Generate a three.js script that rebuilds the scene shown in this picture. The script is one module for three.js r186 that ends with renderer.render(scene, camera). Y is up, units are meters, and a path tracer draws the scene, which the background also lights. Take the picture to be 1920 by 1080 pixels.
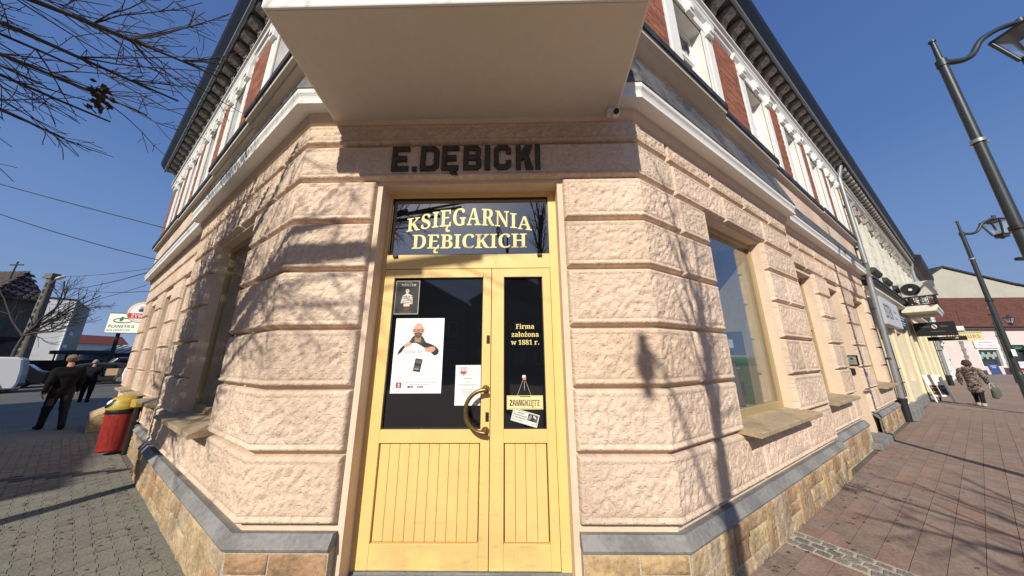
import * as THREE from 'three';
import { mergeGeometries, mergeVertices, toCreasedNormals } from 'three/addons/utils/BufferGeometryUtils.js';
import { RoundedBoxGeometry } from 'three/addons/geometries/RoundedBoxGeometry.js';
import { TextGeometry } from 'three/addons/geometries/TextGeometry.js';
import { FontLoader } from 'three/addons/loaders/FontLoader.js';

// ------------------------------------------------------------------ camera, sky, sun, exposure
const V3 = THREE.Vector3, PI = Math.PI, R = a => a * PI / 180;
const scene = new THREE.Scene();
const camera = new THREE.PerspectiveCamera(90.06, 16 / 9, 0.05, 600);
{ // 14 degrees up, a hair of roll, facing the cut-off corner of the house
  const yaw = R(0.9), pi = R(13.83), ro = R(-0.305);
  const F = new V3(-Math.sin(yaw) * Math.cos(pi), Math.sin(pi), -Math.cos(yaw) * Math.cos(pi));
  const X0 = new V3(Math.cos(yaw), 0, -Math.sin(yaw)), U0 = new V3().crossVectors(X0, F);
  const X = X0.clone().multiplyScalar(Math.cos(ro)).addScaledVector(U0, Math.sin(ro));
  const U = U0.clone().multiplyScalar(Math.cos(ro)).addScaledVector(X0, -Math.sin(ro));
  camera.quaternion.setFromRotationMatrix(new THREE.Matrix4().makeBasis(X, U, F.clone().negate()));
  camera.position.set(0, 1.65, 2.3265);
}
scene.add(camera);
const renderer = new THREE.WebGLRenderer({ antialias: true });
renderer.toneMapping = THREE.LinearToneMapping;
renderer.toneMappingExposure = 1.12;
renderer.shadowMap.enabled = true;
const SUN = new V3(-0.208, 0.555, 0.805).normalize();
{
  const w = 512, h = 256, data = new Float32Array(w * h * 4);
  const keys = [[-90, .10, .085, .07], [-4, .13, .13, .13], [0, .27, .345, .50], [5, .205, .305, .50], [14, .142, .248, .485], [28, .078, .166, .40], [48, .054, .118, .325], [90, .042, .092, .27]];
  for (let j = 0; j < h; j++) for (let i = 0; i < w; i++) {
    const el = ((j + .5) / h - .5) * 180, az = ((i + .5) / w - .5) * 2 * PI;
    let k = 0; while (k < keys.length - 2 && el > keys[k + 1][0]) k++;
    const a = keys[k], b = keys[k + 1], t = Math.min(1, Math.max(0, (el - a[0]) / (b[0] - a[0])));
    const c = Math.cos(R(el)), d = new V3(Math.cos(az) * c, Math.sin(R(el)), Math.sin(az) * c);
    const ang = Math.acos(Math.min(1, d.dot(SUN))) * 180 / PI;
    const halo = el > 0 ? 0.9 * Math.exp(-ang / 9) + 0.16 * Math.exp(-ang / 30) : 0;
    for (let q = 0; q < 3; q++) data[(j * w + i) * 4 + q] = a[q + 1] + (b[q + 1] - a[q + 1]) * t + halo * [1, .97, .9][q];
    data[(j * w + i) * 4 + 3] = 1;
  }
  const sky = new THREE.DataTexture(data, w, h, THREE.RGBAFormat, THREE.FloatType);
  sky.mapping = THREE.EquirectangularReflectionMapping; sky.magFilter = sky.minFilter = THREE.LinearFilter; sky.needsUpdate = true;
  scene.background = sky; scene.environment = sky;
}
const sun = new THREE.DirectionalLight(new THREE.Color(1, .935, .82), 4.6);
sun.position.copy(SUN).multiplyScalar(80); sun.castShadow = true; sun.shadow.mapSize.set(4096, 4096);
Object.assign(sun.shadow.camera, { left: -40, right: 40, top: 40, bottom: -40, near: 1, far: 200 });
scene.add(sun, sun.target);

// ------------------------------------------------------------------ helpers
let seed = 7;
const rnd = () => { seed = (seed * 1664525 + 1013904223) >>> 0; return seed / 4294967296; };
const rr = (a, b) => a + (b - a) * rnd();
const clamp = (x, a, b) => Math.min(b, Math.max(a, x)), sm = (a, b, x) => { const t = clamp((x - a) / (b - a), 0, 1); return t * t * (3 - 2 * t); };
function hash(x, y, s = 0) { let h = (x * 374761393 + y * 668265263 + s * 2147483647) | 0; h = Math.imul(h ^ (h >>> 13), 1274126177); return ((h ^ (h >>> 16)) >>> 0) / 4294967296; }
function noise(x, y, s = 0, per = 0) {
  const xi = Math.floor(x), yi = Math.floor(y), fx = x - xi, fy = y - yi, u = fx * fx * (3 - 2 * fx), v = fy * fy * (3 - 2 * fy);
  const m = a => per ? ((a % per) + per) % per : a;
  const a = hash(m(xi), m(yi), s), b = hash(m(xi + 1), m(yi), s), c = hash(m(xi), m(yi + 1), s), d = hash(m(xi + 1), m(yi + 1), s);
  return a + (b - a) * u + (c - a) * v + (a - b - c + d) * u * v;
}
function fbm(x, y, s = 0, per = 0, oct = 4) { let a = .5, t = 0, n = 0; for (let i = 0; i < oct; i++) { t += a * noise(x, y, s + i, per); n += a; a *= .5; x *= 2; y *= 2; per *= 2; } return t / n; }
function dataTex(n, metres, fn, srgb) {
  const d = new Uint8Array(n * n * 4);
  for (let j = 0; j < n; j++) for (let i = 0; i < n; i++) { const c = fn(i / n, j / n); for (let k = 0; k < 3; k++) d[(j * n + i) * 4 + k] = clamp(Math.round((c.length ? c[k] : c) * 255), 0, 255); d[(j * n + i) * 4 + 3] = 255; }
  const t = new THREE.DataTexture(d, n, n); t.wrapS = t.wrapT = THREE.RepeatWrapping; t.magFilter = THREE.LinearFilter; t.minFilter = THREE.LinearMipmapLinearFilter; t.generateMipmaps = true;
  t.repeat.set(1 / metres, 1 / metres); if (srgb) t.colorSpace = THREE.SRGBColorSpace; t.needsUpdate = true; return t;
}
const S2 = c => { const f = x => x <= .0031308 ? x * 12.92 : 1.055 * x ** (1 / 2.4) - .055; return c.map(f); };   // linear base colour to sRGB
// a coloured surface with fine and coarse mottling: base and second colour (linear), a bump of the same grain
function surf(o) {
  const { c, c2 = c.map(x => x * .72), m = 2, n = 512, f = 8, f2 = 64, contrast = 1, bump = 0, bumpF = 64, rough = .9, seed: s = 1, streak = 0, extra = {} } = o;
  const grain = (u, v) => { let k = fbm(u * f, v * f, s, f, 5) * .6 + fbm(u * f2, v * f2, s + 20, f2, 3) * .4; k = clamp((k - .5) * 2.4 * contrast + .5, 0, 1); if (streak) k = clamp(k + streak * (fbm(u * 24, v * 2, s + 40, 0, 3) - .5), 0, 1); return k; };
  let map, color = new THREE.Color(1, 1, 1);
  if (o.own) map = dataTex(n, m, (u, v) => { const k = grain(u, v); return S2(c.map((x, i) => x + (c2[i] - x) * (1 - k))); }, true);
  else { // alike surfaces share one grey mottling and differ by their colour
    const q = clamp(Math.round(c2.reduce((t, x, i) => t + x / c[i], 0) / 3 * 8) / 8, .25, .95), key = [n, m, f, f2, contrast, streak, q].join(); map = (grains[key] ??= dataTex(n, m, (u, v) => S2([0, 0, 0].map(() => 1 - (1 - q) * (1 - grain(u, v)))), true)); color.setRGB(...c);
  }
  const mat = new THREE.MeshStandardMaterial({ map, color, roughness: rough, ...extra });
  if (bump) { const B = bumpF > 100 ? 150 : bumpF > 50 ? 70 : 28; mat.bumpMap = (bumps[B + '/' + m] ??= dataTex(512, m, (u, v) => { const a = fbm(u * B, v * B, 61, B, 4); return clamp((a - .5) * 2 + .5, 0, 1); })); mat.bumpScale = bump; }
  return mat;
}
const grains = {}, bumps = {};
const std = (c, rough = .8, extra = {}) => new THREE.MeshStandardMaterial({ color: new THREE.Color().setRGB(...c), roughness: rough, ...extra });

const used = {};
function numbered(n) { if (!(n in used)) { used[n] = 0; return n; } used[n]++; return n + '_' + String(used[n]).padStart(3, '0'); }
function thing(name, label, category, base = [0, 0, 0], group, kind) {
  const o = new THREE.Group(); o.name = numbered(name); o.position.set(...base); scene.add(o);
  if (label) o.userData.label = label; if (category) o.userData.category = category; if (group) o.userData.group = group; if (kind) o.userData.kind = kind;
  o.userData.names = {}; o.base = base; return o;
}
function shadow(m) { m.castShadow = m.receiveShadow = true; return m; }
// adds a mesh under parent; geometry is given in world coordinates and moved to the thing's base
function part(parent, name, geo, mat, kind) {
  let root = parent; while (root.parent && root.parent !== scene) root = root.parent;
  const g = Array.isArray(geo) ? merge(geo) : geo;
  if (root.base) g.translate(-root.base[0], -root.base[1], -root.base[2]);
  const m = shadow(new THREE.Mesh(g, mat));
  const k = (root.cnt ??= {}); k[name] = (k[name] ?? -1) + 1; m.name = k[name] ? name + '_' + String(k[name]).padStart(3, '0') : name;
  if (kind) m.userData.kind = kind; parent.add(m); return m;
}
function single(name, label, category, geo, mat, group, kind) {   // a thing that is one mesh
  const g = Array.isArray(geo) ? merge(geo) : geo; g.computeBoundingBox(); const b = g.boundingBox, c = [(b.min.x + b.max.x) / 2, b.min.y, (b.min.z + b.max.z) / 2];
  g.translate(-c[0], -c[1], -c[2]); const m = shadow(new THREE.Mesh(g, mat)); m.position.set(...c); m.name = numbered(name); scene.add(m);
  if (label) m.userData.label = label; if (category) m.userData.category = category; if (group) m.userData.group = group; if (kind) m.userData.kind = kind; return m;
}
function merge(list) { const a = list.filter(Boolean).map(g => { const q = g.index ? g.toNonIndexed() : g; for (const k of Object.keys(q.attributes)) if (!['position', 'normal', 'uv', 'color'].includes(k)) q.deleteAttribute(k); return q; });
  const col = a.some(g => g.attributes.color); if (col) for (const g of a) if (!g.attributes.color) g.setAttribute('color', new THREE.BufferAttribute(new Float32Array(g.attributes.position.count * 3).fill(1), 3)); return mergeGeometries(a); }
// texture coordinates in metres, from the dominant side of each face
function metreUV(g0) {
  const g = g0.index ? g0.toNonIndexed() : g0, p = g.attributes.position, n = g.attributes.normal, uv = new Float32Array(p.count * 2);
  for (let i = 0; i < p.count; i++) { const ax = Math.abs(n.getX(i)), ay = Math.abs(n.getY(i)), az = Math.abs(n.getZ(i)), x = p.getX(i), y = p.getY(i), z = p.getZ(i);
    if (ay >= ax && ay >= az) { uv[2 * i] = x; uv[2 * i + 1] = z; } else if (ax >= az) { uv[2 * i] = z; uv[2 * i + 1] = y; } else { uv[2 * i] = x; uv[2 * i + 1] = y; } }
  g.setAttribute('uv', new THREE.BufferAttribute(uv, 2)); return g;
}
const box = (x0, x1, y0, y1, z0, z1, r = 0) => { const w = Math.abs(x1 - x0), h = Math.abs(y1 - y0), d = Math.abs(z1 - z0);
  const g = r ? new RoundedBoxGeometry(w, h, d, 1, Math.min(r, w / 2.1, h / 2.1, d / 2.1)) : new THREE.BoxGeometry(w, h, d); g.translate((x0 + x1) / 2, (y0 + y1) / 2, (z0 + z1) / 2); return metreUV(g); };
function tube(pts, r, seg = 8, sides = 8, r2) { const c = new THREE.CatmullRomCurve3(pts.map(p => p.isVector3 ? p : new V3(...p))); const g = new THREE.TubeGeometry(c, seg, r, sides);
  if (r2 !== undefined) { const p = g.attributes.position; for (let i = 0; i <= seg; i++) { const o = c.getPointAt(i / seg), k = 1 + (r2 / r - 1) * i / seg; for (let j = 0; j <= sides; j++) { const q = i * (sides + 1) + j; p.setXYZ(q, o.x + (p.getX(q) - o.x) * k, o.y + (p.getY(q) - o.y) * k, o.z + (p.getZ(q) - o.z) * k); } } g.computeVertexNormals(); } return g; }
function rod(a, b, r, r2 = r, sides = 10) { const A = new V3(...(a.isVector3 ? a.toArray() : a)), B = new V3(...(b.isVector3 ? b.toArray() : b)), L = A.distanceTo(B); const g = new THREE.CylinderGeometry(r2, r, L, sides); g.translate(0, L / 2, 0);
  g.applyQuaternion(new THREE.Quaternion().setFromUnitVectors(new V3(0, 1, 0), B.clone().sub(A).normalize())); g.translate(A.x, A.y, A.z); return g; }
function extr(pts, depth, bevel = 0) { const s = new THREE.Shape(pts.map(p => new THREE.Vector2(...p))); const g = new THREE.ExtrudeGeometry(s, { depth, bevelEnabled: !!bevel, bevelSize: bevel, bevelThickness: bevel, bevelSegments: 1 }); return g; }
function canvasTex(w, h, draw) { const c = document.createElement('canvas'); c.width = w; c.height = h; const x = c.getContext('2d'); draw(x, w, h); const t = new THREE.CanvasTexture(c); t.colorSpace = THREE.SRGBColorSpace; t.anisotropy = 8; return t; }
function printMat(w, h, draw, rough = .6) { return new THREE.MeshStandardMaterial({ map: canvasTex(w, h, draw), roughness: rough }); }
// a thin printed board: print on the front, plain edges
function board(w, h, d) { const g = new THREE.BoxGeometry(w, h, d); const uv = g.attributes.uv, n = g.attributes.normal; for (let i = 0; i < uv.count; i++) if (n.getZ(i) < .5) uv.setXY(i, .01, .99); return g; }
const font = await new FontLoader().loadAsync('fonts/droid/droid_sans_bold.typeface.json');

// ------------------------------------------------------------------ the plan of the corner house
// s runs along the walls: below 0 the left street front (u = -s), 0..W the cut-off corner with the shop door, beyond W the right street front (u = s - W)
const XL = -2.0, XR = 1.13, W = XR - XL, AR = R(56.75), AL = R(57.3);
const nC = new V3(0, 0, 1), nR = new V3(Math.cos(AR), 0, Math.sin(AR)), dR = new V3(Math.sin(AR), 0, -Math.cos(AR));
const nL = new V3(-Math.cos(AL), 0, Math.sin(AL)), dL = new V3(-Math.sin(AL), 0, -Math.cos(AL));
const kR = Math.cos(AR) / (1 + Math.sin(AR)), kL = Math.cos(AL) / (1 + Math.sin(AL));
function P(s, y, d = 0) {
  if (s < -1e-7) { const u = Math.max(-s, -kL * d); return new V3(XL, y, 0).addScaledVector(dL, u).addScaledVector(nL, d); }
  if (s > W + 1e-7) { const u = Math.max(s - W, -kR * d); return new V3(XR, y, 0).addScaledVector(dR, u).addScaledVector(nR, d); }
  let x = clamp(XL + s, XL - kL * d, XR + kR * d); if (s < 1e-7) x = XL - kL * d; if (s > W - 1e-7) x = XR + kR * d;
  return new V3(x, y, d);
}
function frame(s) { // matrix of a wall frame: x along s, y up, z outwards, at (s, 0, 0)
  const o = P(s, 0, 0); if (s < -1e-7) return new THREE.Matrix4().makeBasis(dL.clone().negate(), new V3(0, 1, 0), nL).setPosition(o);
  if (s > W + 1e-7) return new THREE.Matrix4().makeBasis(dR, new V3(0, 1, 0), nR).setPosition(o); return new THREE.Matrix4().makeTranslation(o.x, 0, 0);
}
const onWall = (g, s) => g.applyMatrix4(frame(s));
function fbox(s0, s1, y0, y1, d0, d1, r = 0) { if (s0 > s1) [s0, s1] = [s1, s0]; const m = (s0 + s1) / 2, g = box(s0 - m, s1 - m, y0, y1, d0, d1, r); const uv = g.attributes.uv; for (let i = 0; i < uv.count; i++) uv.setX(i, uv.getX(i) + m); return onWall(g, m); }
function axis(a0, a1, cell, edge) { let pts = new Set(); const L = a1 - a0; const e = edge.filter(x => x < L / 2 - .01); for (const x of e) { pts.add(a0 + x); pts.add(a1 - x); } const l = e.length ? e[e.length - 1] : 0; const n = Math.max(1, Math.round((L - 2 * l) / cell)); for (let i = 0; i <= n; i++) pts.add(a0 + l + (L - 2 * l) * i / n); return [...pts]; }
function sheet(ss, yy, dfun) { // grid over s and y, d from a function
  ss = [...new Set([...ss, ...(ss.some(s => s < 0) && ss.some(s => s > 0) ? [0] : []), ...(ss.some(s => s < W) && ss.some(s => s > W) ? [W] : [])].map(x => Math.round(x * 1e6) / 1e6))].sort((a, b) => a - b); yy = [...new Set(yy.map(x => Math.round(x * 1e6) / 1e6))].sort((a, b) => a - b);
  const pos = [], uv = [], idx = [], n = yy.length;
  for (const s of ss) for (const y of yy) { const p = P(s, y, dfun(s, y)); pos.push(p.x, p.y, p.z); uv.push(s, y); }
  for (let i = 0; i < ss.length - 1; i++) for (let j = 0; j < n - 1; j++) { const a = i * n + j, b = a + n; idx.push(a, b, b + 1, a, b + 1, a + 1); }
  const g = new THREE.BufferGeometry(); g.setAttribute('position', new THREE.Float32BufferAttribute(pos, 3)); g.setAttribute('uv', new THREE.Float32BufferAttribute(uv, 2)); g.setIndex(idx); g.computeVertexNormals(); return g;
}
const EDGE = [0, .005, .012, .02, .03, .042, .052, .06];
let blockSeed = 0;
function rockBlock(s0, s1, y0, y1, dOff = 0, cell = .0125, amp = 1, depth = .055, shave = false) {
  const q = blockSeed++ * 13.7;
  return sheet(axis(s0, s1, cell, EDGE), axis(y0, y1, cell, EDGE), (s, y) => {
    const el = s - s0, er = s1 - s, eb = y - y0, et = y1 - y, e = Math.min(el, er, eb, et), t = clamp(e / .03, 0, 1);
    let d = -depth + depth * Math.sqrt(1 - (1 - t) ** 2);
    d += .008 * Math.exp(-(((eb - .028) / .014) ** 2)) * t - .006 * Math.exp(-(((e - .056) / .008) ** 2)) - .007 * Math.exp(-(((eb - .05) / .007) ** 2)) * t;
    const mask = sm(.066, .082, e), b = noise(s * 8 + q, y * 8, 8), pb = noise(s * 42 + q, y * 38, 3), pc = noise(s * 74, y * 70 + q, 5);
    d += mask * amp * ((b - .5) * .010 + (pb - .5) * .017 + (pc - .5) * .008 - .010 * sm(.62, .85, noise(s * 30 + q * 2, y * 24, 11))) + (noise(s * 90, y * 90, 2) - .5) * .0022;
    if (shave) d -= mask * .004;
    return d + dOff;
  });
}
function wallSheet(s0, s1, y0, y1, d, openings = []) { // a wall with holes, cut on the openings' edges
  const ss = [s0, s1], yy = [y0, y1]; for (const o of openings) { ss.push(o[0], o[1]); yy.push(o[2], o[3]); } if (s0 < 0 && s1 > 0) ss.push(0); if (s0 < W && s1 > W) ss.push(W);
  const S = [...new Set(ss)].filter(s => s >= s0 && s <= s1).sort((a, b) => a - b), Y = [...new Set(yy)].filter(y => y >= y0 && y <= y1).sort((a, b) => a - b), out = [];
  for (let i = 0; i < S.length - 1; i++) for (let j = 0; j < Y.length - 1; j++) { const cs = (S[i] + S[i + 1]) / 2, cy = (Y[j] + Y[j + 1]) / 2; if (openings.some(o => cs > o[0] && cs < o[1] && cy > o[2] && cy < o[3])) continue; out.push(sheet([S[i], S[i + 1]], [Y[j], Y[j + 1]], () => d)); }
  return merge(out);
}
function quad(a, b, c, d, u = 1, v = 1) { const g = new THREE.BufferGeometry(); g.setAttribute('position', new THREE.Float32BufferAttribute([...a, ...b, ...c, ...a, ...c, ...d].flatMap(x => x), 3)); g.setAttribute('uv', new THREE.Float32BufferAttribute([0, 0, u, 0, u, v, 0, 0, u, v, 0, v], 2)); g.computeVertexNormals(); return g; }
function reveal(s0, s1, y0, y1, dOut, dIn, bottom = true) {
  const q = (a, b, c, d, u, v) => quad(a.toArray(), b.toArray(), c.toArray(), d.toArray(), u, v), D = dOut - dIn, out = [
    q(P(s0, y0, dOut), P(s0, y0, dIn), P(s0, y1, dIn), P(s0, y1, dOut), D, y1 - y0), q(P(s1, y0, dIn), P(s1, y0, dOut), P(s1, y1, dOut), P(s1, y1, dIn), D, y1 - y0),
    q(P(s0, y1, dIn), P(s1, y1, dIn), P(s1, y1, dOut), P(s0, y1, dOut), s1 - s0, D)];
  if (bottom) out.push(q(P(s0, y0, dOut), P(s1, y0, dOut), P(s1, y0, dIn), P(s0, y0, dIn), s1 - s0, D)); return merge(out);
}
function mould(profile, s0, s1, step = 0) { // a profile of [d, y] points run along the wall, with end caps
  let ss = [s0]; if (s0 < -1e-6 && s1 > 1e-6) ss.push(0); if (s0 < W - 1e-6 && s1 > W + 1e-6) ss.push(W); ss.push(s1);
  if (step) { const t = []; for (let i = 0; i < ss.length - 1; i++) { const n = Math.max(1, Math.ceil((ss[i + 1] - ss[i]) / step)); for (let k = 0; k < n; k++) t.push(ss[i] + (ss[i + 1] - ss[i]) * k / n); } t.push(s1); ss = t; }
  const out = []; let acc = 0;
  for (let k = 0; k < profile.length - 1; k++) { const [d0, y0] = profile[k], [d1, y1] = profile[k + 1], L = Math.hypot(d1 - d0, y1 - y0);
    for (let i = 0; i < ss.length - 1; i++) { const a = P(ss[i], y0, d0), b = P(ss[i + 1], y0, d0), c = P(ss[i + 1], y1, d1), e = P(ss[i], y1, d1); const g = quad(a.toArray(), b.toArray(), c.toArray(), e.toArray()); g.setAttribute('uv', new THREE.Float32BufferAttribute([ss[i], acc, ss[i + 1], acc, ss[i + 1], acc + L, ss[i], acc, ss[i + 1], acc + L, ss[i], acc + L], 2)); out.push(g); } acc += L; }
  for (const s of [s0, s1]) { const sh = THREE.ShapeUtils.triangulateShape(profile.map(p => new THREE.Vector2(...p)), []), pos = [], uv = []; for (const t of sh) for (const i of t) { const p = P(s, profile[i][1], profile[i][0]); pos.push(p.x, p.y, p.z); uv.push(...profile[i]); } const g = new THREE.BufferGeometry(); g.setAttribute('position', new THREE.Float32BufferAttribute(pos, 3)); g.setAttribute('uv', new THREE.Float32BufferAttribute(uv, 2)); g.computeVertexNormals(); out.push(g); }
  return merge(out);
}

// ------------------------------------------------------------------ materials
const M = {};

M.plaster = surf({ own: 1, c: [.775, .605, .465], c2: [.53, .405, .305], m: 3.1, n: 1024, f: 4, f2: 110, contrast: .95, rough: .95, seed: 3 });
M.plaster.bumpMap = dataTex(1024, 1.2, (u, v) => { const a = fbm(u * 120, v * 120, 9, 120, 3), h = noise(u * 60, v * 60, 14, 60); return clamp(.2 + a * .6 - sm(.66, .86, h) * .35, 0, 1); });
M.plaster.bumpScale = .009;
M.plasterTones = [[1, 1, 1], [.93, .925, .91], [1.04, 1.03, 1.03], [.97, .94, .905], [.9, .9, .9]].map(c => { const m = M.plaster.clone(); m.color.setRGB(...c); return m; });
M.smooth = surf({ own: 1, c: [.76, .595, .445], c2: [.64, .49, .36], m: 2.4, f: 5, f2: 40, contrast: .7, bump: .0012, bumpF: 120, rough: .92, seed: 5 });
M.white = surf({ c: [.80, .79, .75], c2: [.66, .65, .61], m: 3, f: 4, f2: 30, contrast: .7, bump: .001, rough: .85, seed: 8 });
M.cream = surf({ c: [.76, .66, .45], c2: [.66, .57, .40], m: 3, f: 4, f2: 40, contrast: .8, bump: .001, rough: .9, seed: 9 });
M.offwhite = surf({ c: [.76, .73, .62], c2: [.58, .54, .45], m: 2.5, f: 5, f2: 40, contrast: 1, bump: .0015, rough: .9, seed: 10, streak: .5 });
M.canopy = surf({ c: [.63, .585, .51], c2: [.55, .51, .44], m: 3, f: 3, f2: 60, contrast: .5, bump: .0006, bumpF: 200, rough: .95, seed: 11 });
M.sheet = surf({ c: [.075, .07, .068], c2: [.035, .033, .033], m: 1.6, f: 5, f2: 30, contrast: 1.5, rough: .55, seed: 12, streak: 1.2, extra: { metalness: .3 } });
M.sheetPale = surf({ c: [.15, .14, .13], c2: [.045, .041, .039], m: 1.8, f: 4, f2: 26, contrast: 1.6, rough: .6, seed: 13, streak: .9, extra: { metalness: .2 } });
M.roof = std([.02, .021, .024], .5, { metalness: .3 });
M.zinc = surf({ c: [.33, .35, .36], c2: [.24, .26, .27], m: 1, f: 4, f2: 30, rough: .45, seed: 14, extra: { metalness: .5 } });
M.capstone = surf({ c: [.25, .245, .235], c2: [.165, .16, .15], m: 1.4, f: 4, f2: 60, contrast: 1.3, bump: .001, bumpF: 150, rough: .8, seed: 15 });
M.mortar = surf({ c: [.50, .44, .34], c2: [.36, .32, .25], m: 1, f: 10, f2: 80, bump: .004, bumpF: 120, seed: 16 });
M.stones = [[.52, .36, .19], [.44, .31, .18], [.56, .42, .24], [.42, .26, .145], [.46, .36, .245]].map((c, i) => surf({ c, c2: c.map((x, k) => x * [.55, .52, .5][k]), m: .9, n: 256, f: 4, f2: 40, contrast: 1.2, bump: .006, bumpF: 36, rough: .9, seed: 30 + i }));
M.yellow = surf({ own: 1, c: [.82, .585, .235], c2: [.72, .50, .19], m: 1.2, n: 256, f: 4, f2: 80, contrast: .6, bump: .0004, bumpF: 160, rough: .5, seed: 17, streak: .25 });
M.yellow.map = dataTex(1024, 3.4, (u, v) => { // brushed paint with scuffs, road dirt low down
  const y = v * 3.4, x = u * 3.4, g = fbm(u * 24, v * 24, 3, 24, 4), brush = noise(x * 160, y * 5, 9), low = sm(.75, .05, y) * clamp((fbm(x * 4, y * 6, 21, 0, 5) - .42) * 4.5, 0, 1), sc = sm(.66, .78, fbm(x * 9, y * 34, 31, 0, 4)) * sm(1.5, .3, y) * .6, k = clamp(low * .26 + sc * .22, 0, .6), t = .95 + .09 * (g - .5) + .025 * (brush - .5);
  return S2([.82, .565, .205].map((c, i) => c * t * (1 - k) + [.20, .165, .12][i] * k)); }, true);
M.yellowDark = std([.16, .11, .05], .8);
M.gold = std([.43, .32, .165], .4, { metalness: .2 });
M.brass = surf({ c: [.30, .21, .09], c2: [.16, .11, .06], m: .3, n: 128, rough: .42, seed: 18, extra: { metalness: .9 } });
M.black = std([.012, .012, .013], .5);
M.glassDark = new THREE.MeshPhysicalMaterial({ color: new THREE.Color().setRGB(.006, .007, .009), roughness: .03, metalness: 0, ior: 1.7 });
M.glassTransom = new THREE.MeshPhysicalMaterial({ color: new THREE.Color().setRGB(.30, .275, .255), roughness: .02, metalness: 1 });
M.glass = new THREE.MeshPhysicalMaterial({ color: new THREE.Color().setRGB(.84, .88, .88), roughness: .02, transmission: 1, thickness: 0, ior: 1.9 });
M.glassFar = new THREE.MeshPhysicalMaterial({ color: new THREE.Color().setRGB(.03, .035, .04), roughness: .05, ior: 1.9 });
M.sill = surf({ c: [.44, .335, .205], c2: [.25, .19, .12], m: .9, f: 6, f2: 50, contrast: 1.1, bump: .002, bumpF: 60, rough: .85, seed: 19 });
M.dark = std([.02, .02, .022], .9);
M.anthracite = surf({ c: [.045, .055, .06], c2: [.03, .038, .042], m: 1, n: 256, rough: .45, seed: 20, extra: { metalness: .3 } });
M.brick = [[.30, .095, .05], [.25, .08, .045], [.34, .12, .065]].map((c, i) => surf({ c, c2: c.map(x => x * .6), m: .5, n: 128, f: 6, f2: 30, rough: .9, seed: 50 + i }));
M.bricky = surf({ c: [.37, .135, .07], c2: [.24, .08, .045], m: .6, n: 256, f: 8, f2: 60, contrast: 1.4, rough: .9, seed: 55 });
M.brickJoint = surf({ c: [.42, .33, .26], m: .6, n: 128, seed: 56 });
M.ornament = surf({ c: [.40, .375, .34], c2: [.20, .185, .17], m: .5, n: 256, f: 6, f2: 40, contrast: 1.4, bump: .006, bumpF: 30, rough: .9, seed: 57 });
M.letter = surf({ c: [.085, .073, .052], c2: [.04, .035, .027], m: .3, n: 256, f: 6, f2: 60, contrast: 1.4, bump: .003, bumpF: 60, rough: .75, seed: 58 });
M.bark = surf({ c: [.10, .085, .07], c2: [.05, .042, .035], m: .5, n: 256, f: 4, f2: 30, contrast: 1.4, bump: .008, bumpF: 20, rough: .95, seed: 59 });
M.twig = std([.045, .035, .03], .9);

// ------------------------------------------------------------------ the setting: ground, pavements, road
const T3 = (x, y, z) => new THREE.Matrix4().makeTranslation(x, y, z);
function place(parent, name, geo, mat, mtx, kind) { // a piece that shares its geometry with its like
  let root = parent; while (root.parent && root.parent !== scene) root = root.parent;
  const m = shadow(new THREE.Mesh(geo, mat)); const k = (root.cnt ??= {}); k[name] = (k[name] ?? -1) + 1; m.name = k[name] ? name + '_' + String(k[name]).padStart(3, '0') : name;
  m.applyMatrix4(root.base ? T3(-root.base[0], -root.base[1], -root.base[2]).multiply(mtx) : mtx); if (kind) m.userData.kind = kind; parent.add(m); return m;
}
function struct(name, geo, mat, parent) { const g = Array.isArray(geo) ? merge(geo) : geo; const m = shadow(new THREE.Mesh(g, mat)); m.name = parent ? name : numbered(name); if (!parent) { m.userData.kind = 'structure'; scene.add(m); } else parent.add(m); return m; }
const RG = new THREE.Matrix4().makeBasis(dR, new V3(0, 1, 0), nR).setPosition(XR, 0, 0);               // right street: x along the wall, z out
const LG = new THREE.Matrix4().makeBasis(dL.clone().negate(), new V3(0, 1, 0), nL).setPosition(XL, 0, 0); // left street: x = -u
function flat(poly, y, mat4) { const s = new THREE.Shape(poly.map(p => new THREE.Vector2(p[0], -p[1]))), g = new THREE.ShapeGeometry(s); g.rotateX(-PI / 2); g.translate(0, y, 0); if (mat4) g.applyMatrix4(mat4); const p = g.attributes.position, uv = g.attributes.uv; for (let i = 0; i < p.count; i++) uv.setXY(i, p.getX(i), p.getZ(i)); return g; }
M.asphalt = surf({ c: [.105, .10, .095], c2: [.06, .058, .055], m: 4, f: 6, f2: 160, contrast: 1, bump: .004, bumpF: 200, rough: .95, seed: 70 });
M.pavR = [[.29, .205, .162], [.265, .192, .155], [.28, .21, .172], [.29, .192, .148]].map((c, i) => surf({ c, c2: c.map(x => x * .68), m: 1.1, n: 512, f: 5, f2: 70, contrast: 1.2, bump: .0016, bumpF: 90, rough: .9, seed: 71 + i }));
M.pavRfar = surf({ c: [.275, .205, .165], c2: [.215, .165, .135], m: 6, n: 512, f: 8, f2: 90, contrast: .9, bump: .002, bumpF: 160, rough: .92, seed: 76 });
M.pavL = [[.195, .19, .155], [.175, .17, .14], [.205, .195, .16], [.185, .182, .152]].map((c, i) => surf({ c, c2: c.map(x => x * .72), m: .9, n: 256, f: 5, f2: 60, contrast: 1.1, bump: .002, bumpF: 70, rough: .93, seed: 78 + i }));
M.pavLfar = surf({ c: [.185, .18, .15], c2: [.14, .136, .115], m: 5, n: 512, f: 8, f2: 110, contrast: 1, bump: .002, bumpF: 160, rough: .93, seed: 83 });
M.joint = surf({ c: [.15, .12, .095], c2: [.085, .07, .057], m: .8, n: 256, f: 6, f2: 60, rough: 1, seed: 84 });
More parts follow.
